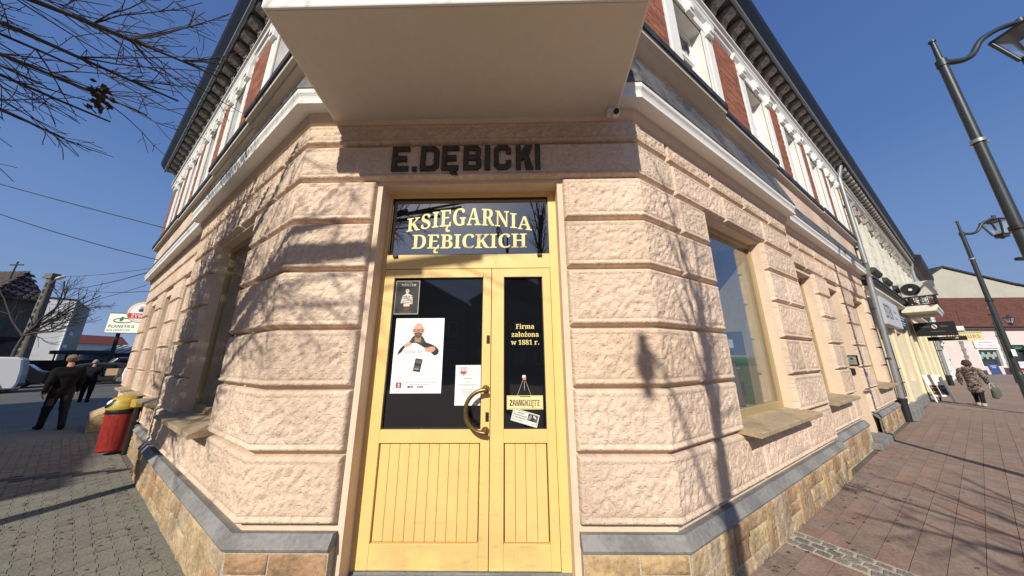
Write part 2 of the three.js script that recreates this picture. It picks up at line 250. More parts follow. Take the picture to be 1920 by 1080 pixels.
M.sett = [[.26, .24, .205], [.21, .19, .16], [.30, .27, .22]].map((c, i) => surf({ c, c2: c.map(x => x * .6), m: .4, n: 128, f: 4, f2: 30, bump: .004, bumpF: 24, rough: .9, seed: 86 + i }));
{
  struct('ground', flat([[-400, -400], [400, -400], [400, 400], [-400, 400]], -.03), M.asphalt);
  struct('forecourt', flat([[-3.5, .5], [2.4, .5], [14, 9], [9, 30], [-9, 24], [-12, 9]], -.012), M.pavRfar);
  const right = thing('pavement', null, null, [0, 0, 0], null, 'structure');
  part(right, 'paving_bed', flat([[-.6, -.3], [15.5, -.3], [15.5, 7], [-.6, 7]], -.008, RG), M.joint);
  part(right, 'far_paving', flat([[15.5, -.3], [70, -.3], [70, 24], [-.6, 24], [-.6, 7], [15.5, 7]], -.006, RG), M.pavRfar);
  const gs = [0, 1, 2].map(i => { const g = box(-.1652, .1652, -.03, 0, -.0826, .0826, .003); g.attributes.uv.array.forEach((v, k, a) => a[k] = v + i * .37); return g; });
  const spots = [];
  for (let r = 0; r < 41; r++) { const v = .085 + r * .1675; for (let q = -3; q < 47; q++) { const u = .17 + q * .333 + (r % 2) * .166; if (u > 15.35 || v > 6.95 || (u > 1.7 && u < 1.74 && v < 3.1)) continue; const p = new V3(u, 0, v).applyMatrix4(RG); spots.push([u, v, p.distanceTo(camera.position), p]); } }
  const view = spots.filter(o => { const q = o[3].clone().applyMatrix4(new THREE.Matrix4().copy(camera.matrixWorldInverse)); return true; });
  camera.updateMatrixWorld(true); const inv = camera.matrixWorld.clone().invert();
  const seen = o => { const q = o[3].clone().applyMatrix4(inv), f = 540; return q.z < -.4 && Math.abs(q.x / -q.z * f) < 990 && q.y / -q.z * f > -570; };
  const near = view.filter(seen).sort((a, b) => a[2] - b[2]).slice(0, 300), set = new Set(near), rest = [];
  for (const o of spots) {
    const mtx = RG.clone().multiply(T3(o[0], rr(-.0015, .0015), o[1])).multiply(new THREE.Matrix4().makeRotationFromEuler(new THREE.Euler(rr(-.004, .004), rr(-.005, .005), rr(-.003, .003)))), g = gs[Math.floor(rnd() * 3)], mi = Math.floor(rnd() * 4);
    if (set.has(o)) place(right, 'paving_slab', g, M.pavR[mi], mtx); else { const c = box(-.1652, .1652, -.03, 0, -.0826, .0826); c.applyMatrix4(mtx); rest.push(c); }
  }
  part(right, 'farther_slabs', rest, M.pavR[0], 'stuff');
  // granite setts set across the slabs
  const ss = [0, 1, 2].map(i => { const g = box(-.042 - i * .003, .042 + i * .003, -.05, .002, -.047, .047, .012); return g; });
  part(right, 'sett_mortar', box(1.56, 1.88, -.02, .003, -.02, 3.05).applyMatrix4(RG), M.mortar);
  for (let c = 0; c < 3; c++) for (let r = 0; r < 29; r++) place(right, 'granite_sett', ss[Math.floor(rnd() * 3)], M.sett[Math.floor(rnd() * 3)], RG.clone().multiply(T3(1.62 + c * .1 + rr(-.006, .006), rr(.003, .008), .05 + r * .103 + (c % 2) * .05)).multiply(new THREE.Matrix4().makeRotationY(rr(-.12, .12))));
  // left: interlocking concrete pavers
  const left = thing('pavement', null, null, [0, 0, 0], null, 'structure');
  part(left, 'paving_bed', flat([[-18, -.3], [.6, -.3], [.6, 4.2], [-18, 4.2]], -.008, LG), M.joint);
  part(left, 'far_paving', flat([[-20.5, -.6], [-9.2, -.6], [-9.2, 4.2], [-20.5, 4.2]], -.0035, LG), M.pavLfar);
  part(left, 'kerbstone', [[-20.6, 4.2], [.6, 4.2]].slice(0, 1).map(() => box(-20.6, .6, -.03, .012, 4.2, 4.32).applyMatrix4(LG)), M.sett[0]);
  const wav = [[-.1, -.05], [-.06, -.05], [-.035, -.036], [.035, -.036], [.06, -.05], [.1, -.05], [.1, -.02], [.088, 0], [.1, .02], [.1, .05], [.06, .05], [.035, .064], [-.035, .064], [-.06, .05], [-.1, .05], [-.1, .02], [-.112, 0], [-.1, -.02]].map(p => [p[0] * .965, p[1] * .955]);
  const wg = extr(wav, .03); wg.rotateX(-PI / 2); wg.translate(0, -.03, 0); const wgu = metreUV(wg), wgs = [0, 1, 2].map(i => { const g = wgu.clone(); g.attributes.uv.array.forEach((v, k, a) => a[k] = v + i * .29); return g; });
  const ls = []; for (let r = 0; r < 40; r++) for (let q = 0; q < 48; q++) { const u = .12 + q * .2 + (r % 2) * .1 * 0, v = .06 + r * .1; if (u > 9.3) continue; if (Math.abs(u - (4.86 + v * .82)) < .13) continue; const p = new V3(-u, 0, v).applyMatrix4(LG); ls.push([u, v, p.distanceTo(camera.position), p]); }
  const nearL = new Set(ls.filter(seen).sort((a, b) => a[2] - b[2]).slice(0, 300)), restL = [[], [], [], []];
  for (const o of ls) { const mtx = LG.clone().multiply(T3(-o[0], rr(-.002, .002), o[1])).multiply(new THREE.Matrix4().makeRotationFromEuler(new THREE.Euler(rr(-.008, .008), rr(-.01, .01), rr(-.006, .006)))), mi = Math.floor(rnd() * 4); if (nearL.has(o)) place(left, 'paver', wgs[Math.floor(rnd() * 3)], M.pavL[mi], mtx); else restL[mi].push(wgu.clone().applyMatrix4(mtx)); }
  restL.forEach((l, i) => l.length && part(left, 'farther_pavers', l, M.pavL[i], 'stuff'));
  // slotted drain across the left pavement
  const dr = []; const a = new V3(-4.86, 0, .02), b = new V3(-8.1, 0, 4.1); const dir = b.clone().sub(a), L = dir.length(); const dm = LG.clone().multiply(new THREE.Matrix4().makeBasis(dir.clone().normalize(), new V3(0, 1, 0), new V3().crossVectors(dir.clone().normalize(), new V3(0, 1, 0))).setPosition(a));
  for (let i = 0; i < L / .03; i++) dr.push(box(i * .03, i * .03 + .016, -.012, -.001, -.05, .05)); dr.push(box(0, L, -.012, .001, -.07, -.05), box(0, L, -.012, .001, .05, .07));
  single('drain_channel', 'narrow slotted metal drain channel crossing the left pavement', 'drain', merge(dr).applyMatrix4(dm), M.anthracite);
}

// ------------------------------------------------------------------ the corner house
const house = thing('corner_building', 'peach rusticated corner house with white upper floor and yellow bookshop door', 'building', [-.43, 0, 0]);
const cy = [.508, .97, 1.43, 1.9, 2.4, 2.85, 3.27, 3.65, 3.9], gp = .009, REC = -.1, SE = 4.17, END = 10.95;
const doorO = [.755, 2.385, 0, 3.245];
const Rw = u => W + u, Lw = u => -u;
const oR = [[1.24, 2.86, 1.0, 3.25], [4.52, 5.74, .98, 3.2], [6.68, 7.72, .1, 3.14], [8.9, 10.5, .98, 3.14]];
const oL = [[1.2, 2.74, 1.0, 3.25], [4.52, 5.65, .98, 3.12], [6.6, 7.75, .98, 3.12], [8.6, 9.9, .98, 3.12]];
const toR = o => [W + o[0], W + o[1], o[2], o[3]], toL = o => [-o[1], -o[0], o[2], o[3]];
{
  const b = -.055;
  part(house, 'ground_floor_wall', [wallSheet(Lw(SE), Rw(SE), 0, 4.02, b, [doorO, toR(oR[0]), toL(oL[0])]), wallSheet(Rw(SE), Rw(END), 0, 4.02, b + REC, oR.slice(1).map(toR)), wallSheet(Lw(END), Lw(SE), 0, 4.02, b + REC, oL.slice(1).map(toL)),
    mould([[b + REC, 0], [b, 0], [b, 4.02], [b + REC, 4.02]], Rw(SE) - .001, Rw(SE)), mould([[b + REC, 0], [b, 0], [b, 4.02], [b + REC, 4.02]], Lw(SE), Lw(SE) + .001),
    quad(P(Rw(END), 0, b + REC).toArray(), P(Rw(END), 0, -3).toArray(), P(Rw(END), 7.6, -3).toArray(), P(Rw(END), 7.6, b + REC).toArray()), quad(P(Lw(END), 0, b + REC).toArray(), P(Lw(END), 0, -6).toArray(), P(Lw(END), 7.6, -6).toArray(), P(Lw(END), 7.6, b + REC).toArray())], M.smooth);
  for (const g of [reveal(...doorO, b, -.27, false), reveal(...toR(oR[0]), b, -.24), reveal(...toL(oL[0]), b, -.24), ...oR.slice(1).map((o, i) => reveal(...toR(o), b + REC, i == 1 ? -.75 : -.38)), ...oL.slice(1).map(o => reveal(...toL(o), b + REC, -.38))]) part(house, 'opening_reveal', g, M.smooth);
  for (const f of [Rw, Lw]) part(house, 'painted_return', fbox(f(SE - .004), f(SE + .004), .51, 3.87, -.16, -.014), std([.42, .47, .49], .85));
  // rock-faced blocks
  const blk = (s0, s1, j, o = {}) => part(house, 'wall_block', rockBlock(Math.min(s0, s1) + gp, Math.max(s0, s1) - gp, cy[j] + gp, cy[j + 1] - gp, o.d || 0, o.c || .016, o.a ?? 1, .055, o.s), M.plasterTones[j > 5 && o.a ? 0 : Math.floor(rnd() * 5)]);
  for (let j = 0; j < 6; j++) {
    const k = j % 2 ? .64 : .56;
    blk(2.425, Rw(k), j); blk(.715, Lw(k), j);
    for (const [f, o] of [[Rw, oR[0]], [Lw, oL[0]]]) {
      if (j == 0) { blk(f(k), f(1.56), j); blk(f(1.56), f(2.95), j, { c: .02 }); blk(f(2.95), f(SE), j, { c: .02 }); }
      else { blk(f(k), f(o[0] - .012), j); const a = o[1] + .012; if (j % 2) blk(f(a), f(SE), j, { c: .02 }); else { blk(f(a), f(a + (SE - a) * .48), j, { c: .02 }); blk(f(a + (SE - a) * .48), f(SE), j, { c: .02 }); } }
    }
  }
  blk(Lw(.62), Rw(.62), 6, { a: .4 }); blk(Lw(.56), Rw(.56), 7);
  for (const f of [Rw, Lw]) { for (const [j, c] of [[6, [.62, 1.75, 3.0, SE]], [7, [.56, 1.5, 2.45, 3.35, SE]]]) for (let i = 0; i < c.length - 1; i++) blk(f(c[i]), f(c[i + 1]), j, { c: .02 }); }
  for (const [f, os] of [[Rw, oR], [Lw, oL]]) {
    const ed = [SE + .01, ...os.slice(1).flatMap(o => [o[0] - .012, o[1] + .012]), END - .02];
    for (let i = 0; i < ed.length; i += 2) for (let j = 0; j < 6; j++) { const a = ed[i], c = ed[i + 1]; if (c - a < .2) { blk(f(a), f(c), j, { d: REC, c: .035 }); continue; } if (j % 2 || c - a < .5) blk(f(a), f(c), j, { d: REC, c: .035 }); else { const m = a + (c - a) * .5; blk(f(a), f(m), j, { d: REC, c: .035 }); blk(f(m), f(c), j, { d: REC, c: .035 }); } }
    os.slice(1).forEach(o => { if (o[2] > .5) blk(f(o[0]), f(o[1]), 0, { d: REC, c: .035 }); });
    for (let j = 6; j < 8; j++) { let c = SE + .01; while (c < END - .1) { const n = Math.min(END - .02, c + (j == 6 ? 1.15 : 1.0)); blk(f(c), f(n), j, { d: REC, c: .035 }); c = n; } }
  }
  // plinth: grey sloping cap over split stones
  const cap = o => [[-.06, .378], [.044 + o, .39], [.05 + o, .407], [.001 + o, .478], [-.056 + o, .468]];
  const capRun = (o, cuts) => { for (let i = 0; i < cuts.length - 1; i++) { const a = Math.min(cuts[i], cuts[i + 1]), e = Math.max(cuts[i], cuts[i + 1]); part(house, 'plinth_cap', mould(cap(o + rr(-.0015, .0015)), a + .002, e - .002), M.capstone); } };
  capRun(0, [2.425, Rw(.5), Rw(1.7), Rw(2.95), Rw(SE + .05)]); capRun(0, [.715, Lw(.45), Lw(1.6), Lw(2.9), Lw(SE + .05)]);
  const runs = [[SE + .06, 6.64], [7.76, END], [SE + .06, END]];
  capRun(REC, [Rw(runs[0][0]), Rw(5.4), Rw(runs[0][1])]); capRun(REC, [Rw(runs[1][0]), Rw(9.3), Rw(runs[1][1])]); capRun(REC, [Lw(runs[2][0]), Lw(5.6), Lw(7.2), Lw(9), Lw(runs[2][1])]);
  const stones = (s0, s1, off, small) => {
    part(house, 'plinth_mortar', mould([[-.06, 0], [.022 + off, 0], [.022 + off, .38], [-.06, .38]], Math.min(s0, s1), Math.max(s0, s1)), M.mortar);
    const a = Math.min(s0, s1), e = Math.max(s0, s1); let s = a;
    while (s < e - .03) { let w = rr(.17, .42) * (small ? 1.3 : 1); if (e - s - w < .14) w = e - s; for (const cut of [0, W]) if (s < cut - .01 && s + w > cut - .12 && s + w < cut + .4) w = cut - s + (rnd() < .5 ? .2 : .0); w = Math.min(w, e - s); if (s < 0 && s + w > 0 && -s < .04) w = -s;
      const kind = rnd(), ys = kind < .22 ? [.004, .374] : kind < .6 ? [.004, rr(.15, .23), .374] : [.004, rr(.09, .14), rr(.22, .27), .374];
      for (let k = 0; k < ys.length - 1; k++) { const xs = k % 2 && w > .3 && rnd() < .6 ? [s, s + w * rr(.4, .6), s + w] : [s, s + w]; for (let i = 0; i < xs.length - 1; i++) { const S0 = xs[i] + .0055, S1 = xs[i + 1] - .0055, Y0 = ys[k] + .005, Y1 = ys[k + 1] - .005, q = blockSeed++ * 3.3, pr = rr(.008, .017), tilt = rr(-.008, .008);
        const g = sheet(axis(S0, S1, .03, [0, .005]), axis(Y0, Y1, .03, [0, .005]), (x, y) => { const ed = Math.min(x - S0, S1 - x, y - Y0, Y1 - y); return off + .02 + sm(-.001, .006, ed) * (pr + tilt * (x - S0) / (S1 - S0) + (noise(x * 22 + q, y * 22, 4) - .5) * .012 + (noise(x * 9 + q, y * 16, 6) - .5) * .008); });
        part(house, 'stone', g, M.stones[Math.floor(rnd() * 5)]); } }
      s += w; }
  };
  stones(2.43, Rw(SE + .03), 0); stones(Lw(SE + .03), .71, 0); stones(Rw(SE + .08), Rw(6.6), REC, 1); stones(Rw(7.8), Rw(END), REC, 1); stones(Lw(END), Lw(SE + .08), REC, 1);
  part(house, 'plinth_buttress', onWall(extr([[-.1, 0], [.30, 0], [.28, .34], [-.08, .52]], 1.3).rotateY(-PI / 2).translate(.65, 0, 0), Lw(10.25)), M.stones[2]);
  // cornices between the floors
  const cove = o => [[-.06 + o, 3.872], [-.012 + o, 3.88], [.012 + o, 3.9], [.03 + o, 3.945], [.034 + o, 3.995], [-.06 + o, 4.01]];
  const belt = o => [[-.06 + o, 3.992], [.15 + o, 3.992], [.152 + o, 4.03], [.142 + o, 4.05], [.15 + o, 4.075], [.166 + o, 4.1], [.168 + o, 4.15], [-.06 + o, 4.17]];
  const bro = o => [[.16 + o, 4.146], [.176 + o, 4.146], [.174 + o, 4.168], [.03 + o, 4.69], [.034 + o, 4.71], [-.06 + o, 4.73]];
  for (const [a, e, o] of [[Lw(SE + .04), Rw(SE + .04), 0], [Rw(SE + .042), Rw(END), REC], [Lw(END), Lw(SE + .042), REC]]) { part(house, 'cove_moulding', mould(cove(o), a, e, 1.2), M.smooth); part(house, 'belt_cornice', mould(belt(o), a, e, 1.2), M.white); part(house, 'belt_flashing', mould(bro(o), a, e, 1.2), M.sheetPale); }
  part(house, 'upper_band', [wallSheet(Lw(END), Rw(END), 4.0, 4.95, -.03)], M.plaster);
  const sof = o => [[-.04, 4.915], [.03 + o, 4.93], [.045 + o, 4.95], [.095 + o, 4.955], [.105 + o, 5.01], [-.04, 5.02]], led = o => [[.07 + o, 4.997], [.122 + o, 4.997], [.126 + o, 5.075], [-.04, 5.13]];
  for (const f of [Rw, Lw]) for (const [a, e, o] of [[.0, 2.1, .04], [2.1, SE + .05, 0], [SE + .05, 7.3, -.05], [7.3, END, -.03]]) { const s0 = Math.min(f(a), f(e)), s1 = Math.max(f(a), f(e)); part(house, 'window_ledge', mould(sof(o), s0 + .002, s1 - .002), M.canopy); part(house, 'ledge_flashing', mould(led(o), s0 + .002, s1 - .002), M.sheet); }
}
// the upper floor
{
  const wR = [[1.0, 2.54], [3.44, 5.0], [5.5, 6.96], [7.34, 8.78], [9.1, 10.5]], wL = [[.7, 2.36], [3.24, 4.56], [5.05, 6.4], [6.8, 8.1], [8.6, 9.9]];
  const op = o => [o[0] + .34, o[1] - .34, 5.16, 6.7];
  part(house, 'upper_wall', [wallSheet(Lw(END), Rw(END), 4.95, 7.66, -.01, [...wR.map(o => toR(op(o))), ...wL.map(o => toL(op(o)))])], M.white);
  const brickGeo = box(-.115, .115, -.03, .03, -.01, .01), brickRun = [];
  for (const [f, ws, A] of [[Rw, wR, .3], [Lw, wL, .2]]) {
    let prev = A; const gaps = []; for (const w of ws) { gaps.push([prev, w[0]]); prev = w[1]; } gaps.push([prev, END - .25]);
    for (const [a, e] of gaps) { if (e - a < .1) continue; const s0 = Math.min(f(a), f(e)), s1 = Math.max(f(a), f(e));
      part(house, 'brick_panel', fbox(s0, s1, 5.1, 6.9, -.01, .012), M.brickJoint);
      for (let r = 0; r < 27; r++) { let s = s0 - (r % 2) * .12 + .005; const y = 5.13 + r * .066; while (s < s1 - .02) { const x0 = Math.max(s, s0), x1 = Math.min(s + .228, s1); if (x1 - x0 > .03) brickRun.push([(x0 + x1) / 2, y, (x1 - x0) / .23]); s += .24; } } }
    for (const w of ws) { const [a, e, y0, y1] = op(w), s = x => f(x), B = (u0, u1, v0, v1, d0, d1, r = 0) => fbox(f(u0), f(u1), v0, v1, d0, d1, r);
      const win = part(house, 'upper_window', [B(w[0], a, 5.1, y1 + .02, 0, .022, .004), B(e, w[1], 5.1, y1 + .02, 0, .022, .004), B(w[0] + .07, a - .09, 5.2, y1 - .1, .02, .034, .004), B(e + .09, w[1] - .07, 5.2, y1 - .1, .02, .034, .004),
        B(w[0], w[1], y1 + .02, y1 + .2, 0, .03, .006), reveal(Math.min(f(a), f(e)), Math.max(f(a), f(e)), y0, y1, -.005, -.22)], M.white);
      part(win, 'hood', mould([[0, y1 + .2], [.03, y1 + .22], [.065, y1 + .27], [.08, y1 + .33], [0, y1 + .36]], Math.min(f(w[0] - .06), f(w[1] + .06)), Math.max(f(w[0] - .06), f(w[1] + .06))), M.white);
      for (const c of [(w[0] + a) / 2, (w[0] + w[1]) / 2, (e + w[1]) / 2]) part(win, 'keystone', [B(c - .09, c + .09, y1 - .06, y1 + .19, .02, .085, .015), B(c - .055, c + .055, y1 - .0, y1 + .13, .075, .105, .01)], M.white);
      const fr = [], mid = (a + e) / 2; for (const [u0, u1] of [[a, a + .05], [e - .05, e], [mid - .04, mid + .04]]) fr.push(B(u0, u1, y0, y1, -.2, -.15, .004)); for (const [v0, v1] of [[y0, y0 + .07], [y1 - .05, y1], [y1 - .56, y1 - .47]]) fr.push(B(a, e, v0, v1, -.196, -.146, .004));
      for (const [u0, u1] of [[a + .05, mid - .04], [mid + .04, e - .05]]) for (const [v0, v1] of [[y0 + .07, y1 - .56], [y1 - .47, y1 - .05]]) { fr.push(B(u0, u0 + .03, v0, v1, -.192, -.16), B(u1 - .03, u1, v0, v1, -.192, -.16), B(u0, u1, v0, v0 + .03, -.19, -.158), B(u0, u1, v1 - .03, v1, -.19, -.158)); }
      part(win, 'frame', fr, M.white);
      for (const [u0, u1] of [[a, mid], [mid, e]]) part(win, 'pane', B(u0 + .02, u1 - .02, y0 + .03, y1 - .03, -.183, -.178), M.glassFar);
    }
  }
  const im = new THREE.InstancedMesh(brickGeo, M.bricky, brickRun.length); im.name = 'bricks'; im.userData.kind = 'stuff'; const cc = new THREE.Color();
  brickRun.forEach(([s, y, k], i) => { const m = T3(.43, 0, 0).multiply(frame(s)).multiply(T3(0, y, .016 + rr(0, .004))).multiply(new THREE.Matrix4().makeScale(k, 1, 1)); im.setMatrixAt(i, m); const t = rr(.75, 1.2); im.setColorAt(i, cc.setRGB(t, t * rr(.85, 1.1), t)); }); house.add(shadow(im));
  // architrave lines, frieze, brackets, eaves
  for (const f of [Rw, Lw]) {
    const s0 = Math.min(f(0), f(END)), s1 = Math.max(f(0), f(END));
    part(house, 'architrave', [mould([[-.02, 7.04], [.03, 7.05], [.04, 7.1], [.07, 7.12], [.08, 7.17], [.11, 7.19], [.11, 7.23], [-.02, 7.25]], s0, s1)], M.white);
    const orn = []; const sp = new THREE.IcosahedronGeometry(1, 1); for (let u = .3; u < END - .2; u += .085) { if (Math.floor(u / .62) % 3 == 2) continue; for (let k = 0; k < 2; k++) { const g = sp.clone(); g.scale(rr(.03, .05), rr(.03, .055), rr(.02, .04)); g.translate(rr(-.02, .02), 7.29 + k * .09 + rr(-.02, .02), .01); orn.push(onWall(g, f(u))); } }
    part(house, 'festoon_frieze', merge(orn), M.ornament);
    const fr = []; for (let u = .2; u < END - .6; u += 1.86) fr.push(fbox(f(u + 1.3), f(u + 1.8), 7.25, 7.44, -.01, .012)); part(house, 'frieze_panels', fr, M.smooth);
    part(house, 'eaves', [mould([[-.02, 7.63], [.3, 7.63], [.305, 7.68], [-.02, 7.7]], s0, s1), mould([[-.02, 7.46], [.03, 7.47], [.035, 7.63], [-.02, 7.63]], s0, s1)], M.sheet);
    part(house, 'gutter', mould([[.285, 7.6], [.305, 7.585], [.33, 7.6], [.335, 7.66], [.29, 7.66]], s0, s1), M.zinc);
    part(house, 'roof', [mould([[.33, 7.64], [.42, 7.78], [.44, 7.84], [.44, 7.9], [-1.5, 8.6], [-1.5, 7.72]], s0, s1)], M.roof);
    const prof = [[0, 0], [.05, 0], [.09, .025], [.11, .07], [.12, .10], [.19, .12], [.25, .15], [.265, .19], [.25, .22], [0, .22]];
    const bg = extr(prof, .17, .008); bg.rotateY(-PI / 2); bg.translate(.085, 7.40, 0); const lumps = [[0, 7.455, .075, .05], [-.05, 7.5, .11, .035], [.05, 7.5, .11, .035], [0, 7.55, .20, .045], [-.055, 7.58, .24, .03], [.055, 7.58, .24, .03]].map(([x, y, z, r]) => { const g = new THREE.SphereGeometry(r, 7, 5); g.translate(x, y, z); return g; });
    const bm = metreUV(merge([metreUV(bg), ...lumps])); for (let u = .32; u < END; u += .395) place(house, 'eave_bracket', bm, M.ornament, frame(f(u)));
  }
}
// sills, windows, doorway on the ground floor
function shopWindow(f, o, d, transom, name = 'window') {
  const [a, e, y0, y1] = o, B = (u0, u1, v0, v1, d0, d1, r = 0) => fbox(f(u0), f(u1), v0, v1, d0, d1, r);
  const fr = [B(a, a + .055, y0 + .02, y1, d - .03, d + .03, .005), B(e - .055, e, y0 + .02, y1, d - .03, d + .03, .005), B(a + .055, e - .055, y1 - .06, y1, d - .028, d + .028, .005), B(a + .055, e - .055, y0 + .02, y0 + .11, d - .028, d + .032, .005)];
  if (transom) fr.push(B(a + .055, e - .055, transom, transom + .09, d - .026, d + .026, .005));
  const w = part(house, name, fr, M.gold);
  part(w, 'glass', B(a + .05, e - .05, y0 + .1, y1 - .05, d - .006, d), M.glass);
  return w;
}
function sillSlab(parent, f, o, d0, d1) { const [a, e, y0] = o, s0 = Math.min(f(a - .1), f(e + .12)), s1 = Math.max(f(a - .1), f(e + .12)), sM = (s0 + s1) / 2; const g = []; for (let i = 0; i < 1; i++) g.push(extr([[d0, y0 + .035], [d1 - .01, y0], [d1, y0 - .006], [d1, y0 - .04], [d1 - .01, y0 - .05], [d0, y0 - .035]], s1 - s0)); const q = g[0]; q.rotateY(-PI / 2); q.translate((s1 - s0) / 2, 0, 0); return part(parent, 'sill', onWall(metreUV(q), sM), M.sill); }
M.blind = surf({ c: [.50, .38, .24], c2: [.40, .29, .18], m: 1, n: 256, f: 4, f2: 30, rough: .8, seed: 90 });
function cell(f, o, dF, dB, mats) { // the space behind a shop window, closed on all sides
  const [a, e, y0, y1] = o, q = (pts, m) => part(house, 'display_lining', quad(...pts.map(p => P(f(p[0]), p[1], p[2]).toArray())), m);
  q([[a, y0, dB], [e, y0, dB], [e, y1, dB], [a, y1, dB]], mats[0]); q([[a, y0, dF], [a, y0, dB], [a, y1, dB], [a, y1, dF]], mats[1]); q([[e, y0, dF], [e, y0, dB], [e, y1, dB], [e, y1, dF]], mats[1]); q([[a, y0, dF], [e, y0, dF], [e, y0, dB], [a, y0, dB]], mats[2]); q([[a, y1, dF], [e, y1, dF], [e, y1, dB], [a, y1, dB]], mats[2]);
}
{
  const w1 = shopWindow(Rw, oR[0], -.185); sillSlab(w1, Rw, oR[0], -.17, .16); cell(Rw, oR[0], -.24, -.95, [M.blind, M.blind, M.canopy]);
  const w2 = shopWindow(Lw, oL[0], -.185); sillSlab(w2, Lw, oL[0], -.17, .14); cell(Lw, oL[0], -.24, -.95, [M.dark, M.dark, M.dark]);
  for (const [f, os] of [[Rw, [oR[1], oR[3]]], [Lw, oL.slice(1)]]) for (const o of os) { const w = shopWindow(f, o, -.32, 2.15); sillSlab(w, f, o, -.3, .05); cell(f, o, -.381, -.9, [M.dark, M.blind, M.dark]); }
  const o = oR[2], B = (u0, u1, v0, v1, d0, d1, r = 0) => fbox(Rw(u0), Rw(u1), v0, v1, d0, d1, r);
  const d = part(house, 'side_door', [B(o[0], o[1], o[2], o[3], -.78, -.74, .004), B(o[0] + .12, o[0] + .47, .4, 1.2, -.745, -.73, .006), B(o[0] + .57, o[1] - .12, .4, 1.2, -.745, -.73, .006), B(o[0] + .12, o[0] + .47, 1.4, 2.3, -.745, -.73, .006), B(o[0] + .57, o[1] - .12, 1.4, 2.3, -.745, -.73, .006)], M.sheet);
  part(d, 'handle', B(o[0] + .5, o[0] + .53, 1.1, 1.24, -.735, -.69, .005), M.brass);
  part(house, 'door_step', [B(o[0] - .18, o[1] + .2, 0, .11, -.76, .05, .01)], M.capstone);
}
// balcony over the shop door
{
  const sh = new THREE.Shape([[-1.76, -.0], [.97, -.0], [.885, -.935], [-1.665, -.935]].map(p => new THREE.Vector2(...p)));
  const g = new THREE.ExtrudeGeometry(sh, { depth: .9, bevelEnabled: true, bevelSize: .012, bevelThickness: .012, bevelSegments: 2 }); g.rotateX(-PI / 2); g.translate(0, 3.93, 0);
  const bal = part(house, 'balcony', metreUV(g), M.white);
  part(bal, 'parapet', box(-1.93, .9, 4.05, 4.95, .945, 1.03, .012), M.white);
  part(bal, 'balcony_soffit', flat([[-1.75, .004], [.96, .004], [.88, .93], [-1.66, .93]], 3.914), M.canopy);
}
// raised letters over the door
{
  const H = .25, y0 = 3.352, k = .039, c = .036, hs = (pts) => { const q = new THREE.Path(); q.setFromPoints(pts.map(p => new THREE.Vector2(...p))); return q; };
  const shape = { E: w => [[[0, 0], [w, 0], [w, k], [k, k], [k, .1], [w * .86, .1], [w * .86, .148], [k, .148], [k, H - k], [w, H - k], [w, H], [0, H]], []],
    D: w => [[[0, 0], [w - c, 0], [w, c], [w, H - c], [w - c, H], [0, H]], [[[k, k], [k, H - k], [w - c - .02, H - k], [w - k, H - c - .022], [w - k, c + .022], [w - c - .02, k]]]],
    B: w => [[[0, 0], [w - c * .8, 0], [w, c * .8], [w, .1], [w - .022, .128], [w - .006, .15], [w - .006, H - c * .8], [w - c, H], [0, H]], [[[k, k], [k, .102], [w - k, .102], [w - k, k]], [[k, .15], [k, H - k], [w - k - .006, H - k], [w - k - .006, .15]]]],
    I: w => [[[0, 0], [w, 0], [w, H], [0, H]], []], '.': w => [[[0, 0], [w, 0], [w, w], [0, w]], []],
    C: w => [[[c, 0], [w - c, 0], [w, c], [w, .085], [w - k, .085], [w - k, c + .02], [w - k - .02, k], [c + .022, k], [k, c + .02], [k, H - c - .02], [c + .022, H - k], [w - k - .02, H - k], [w - k, H - c - .02], [w - k, H - .085], [w, H - .085], [w, H - c], [w - c, H], [c, H], [0, H - c], [0, c]], []],
    K: w => [[[0, 0], [k, 0], [k, .085], [.075, .108], [w - .062, 0], [w + .004, 0], [.112, .142], [w, H], [w - .066, H], [k, .155], [k, H], [0, H]], []],
    T: w => [[[w * .52, 0], [w * .9, 0], [w * .86, -.018], [w * .7, -.026], [w * .72, -.04], [w * .95, -.04], [w * .98, -.052], [w * .6, -.05], [w * .52, -.03]], []] };
  const letter = (t, x, w) => { const q = t == 'Ę' ? ['E', 'T'] : [t]; return q.map(n => { const [o, holes] = shape[n](w), s = new THREE.Shape(o.map(p => new THREE.Vector2(...p))); s.holes = holes.map(hs); const g = new THREE.ExtrudeGeometry(s, { depth: .026, bevelEnabled: true, bevelSize: .004, bevelThickness: .006, bevelSegments: 2 }); g.translate(x, y0 + rr(-.002, .002), -.006); return metreUV(g); }); };
  for (const [t, x, w] of [['E', -1.15, .15], ['.', -.955, .034], ['D', -.883, .165], ['Ę', -.682, .15], ['B', -.48, .16], ['I', -.282, .044], ['C', -.196, .155], ['K', .01, .15], ['I', .189, .04]]) part(house, 'raised_letter', letter(t, x, w), M.letter);
}
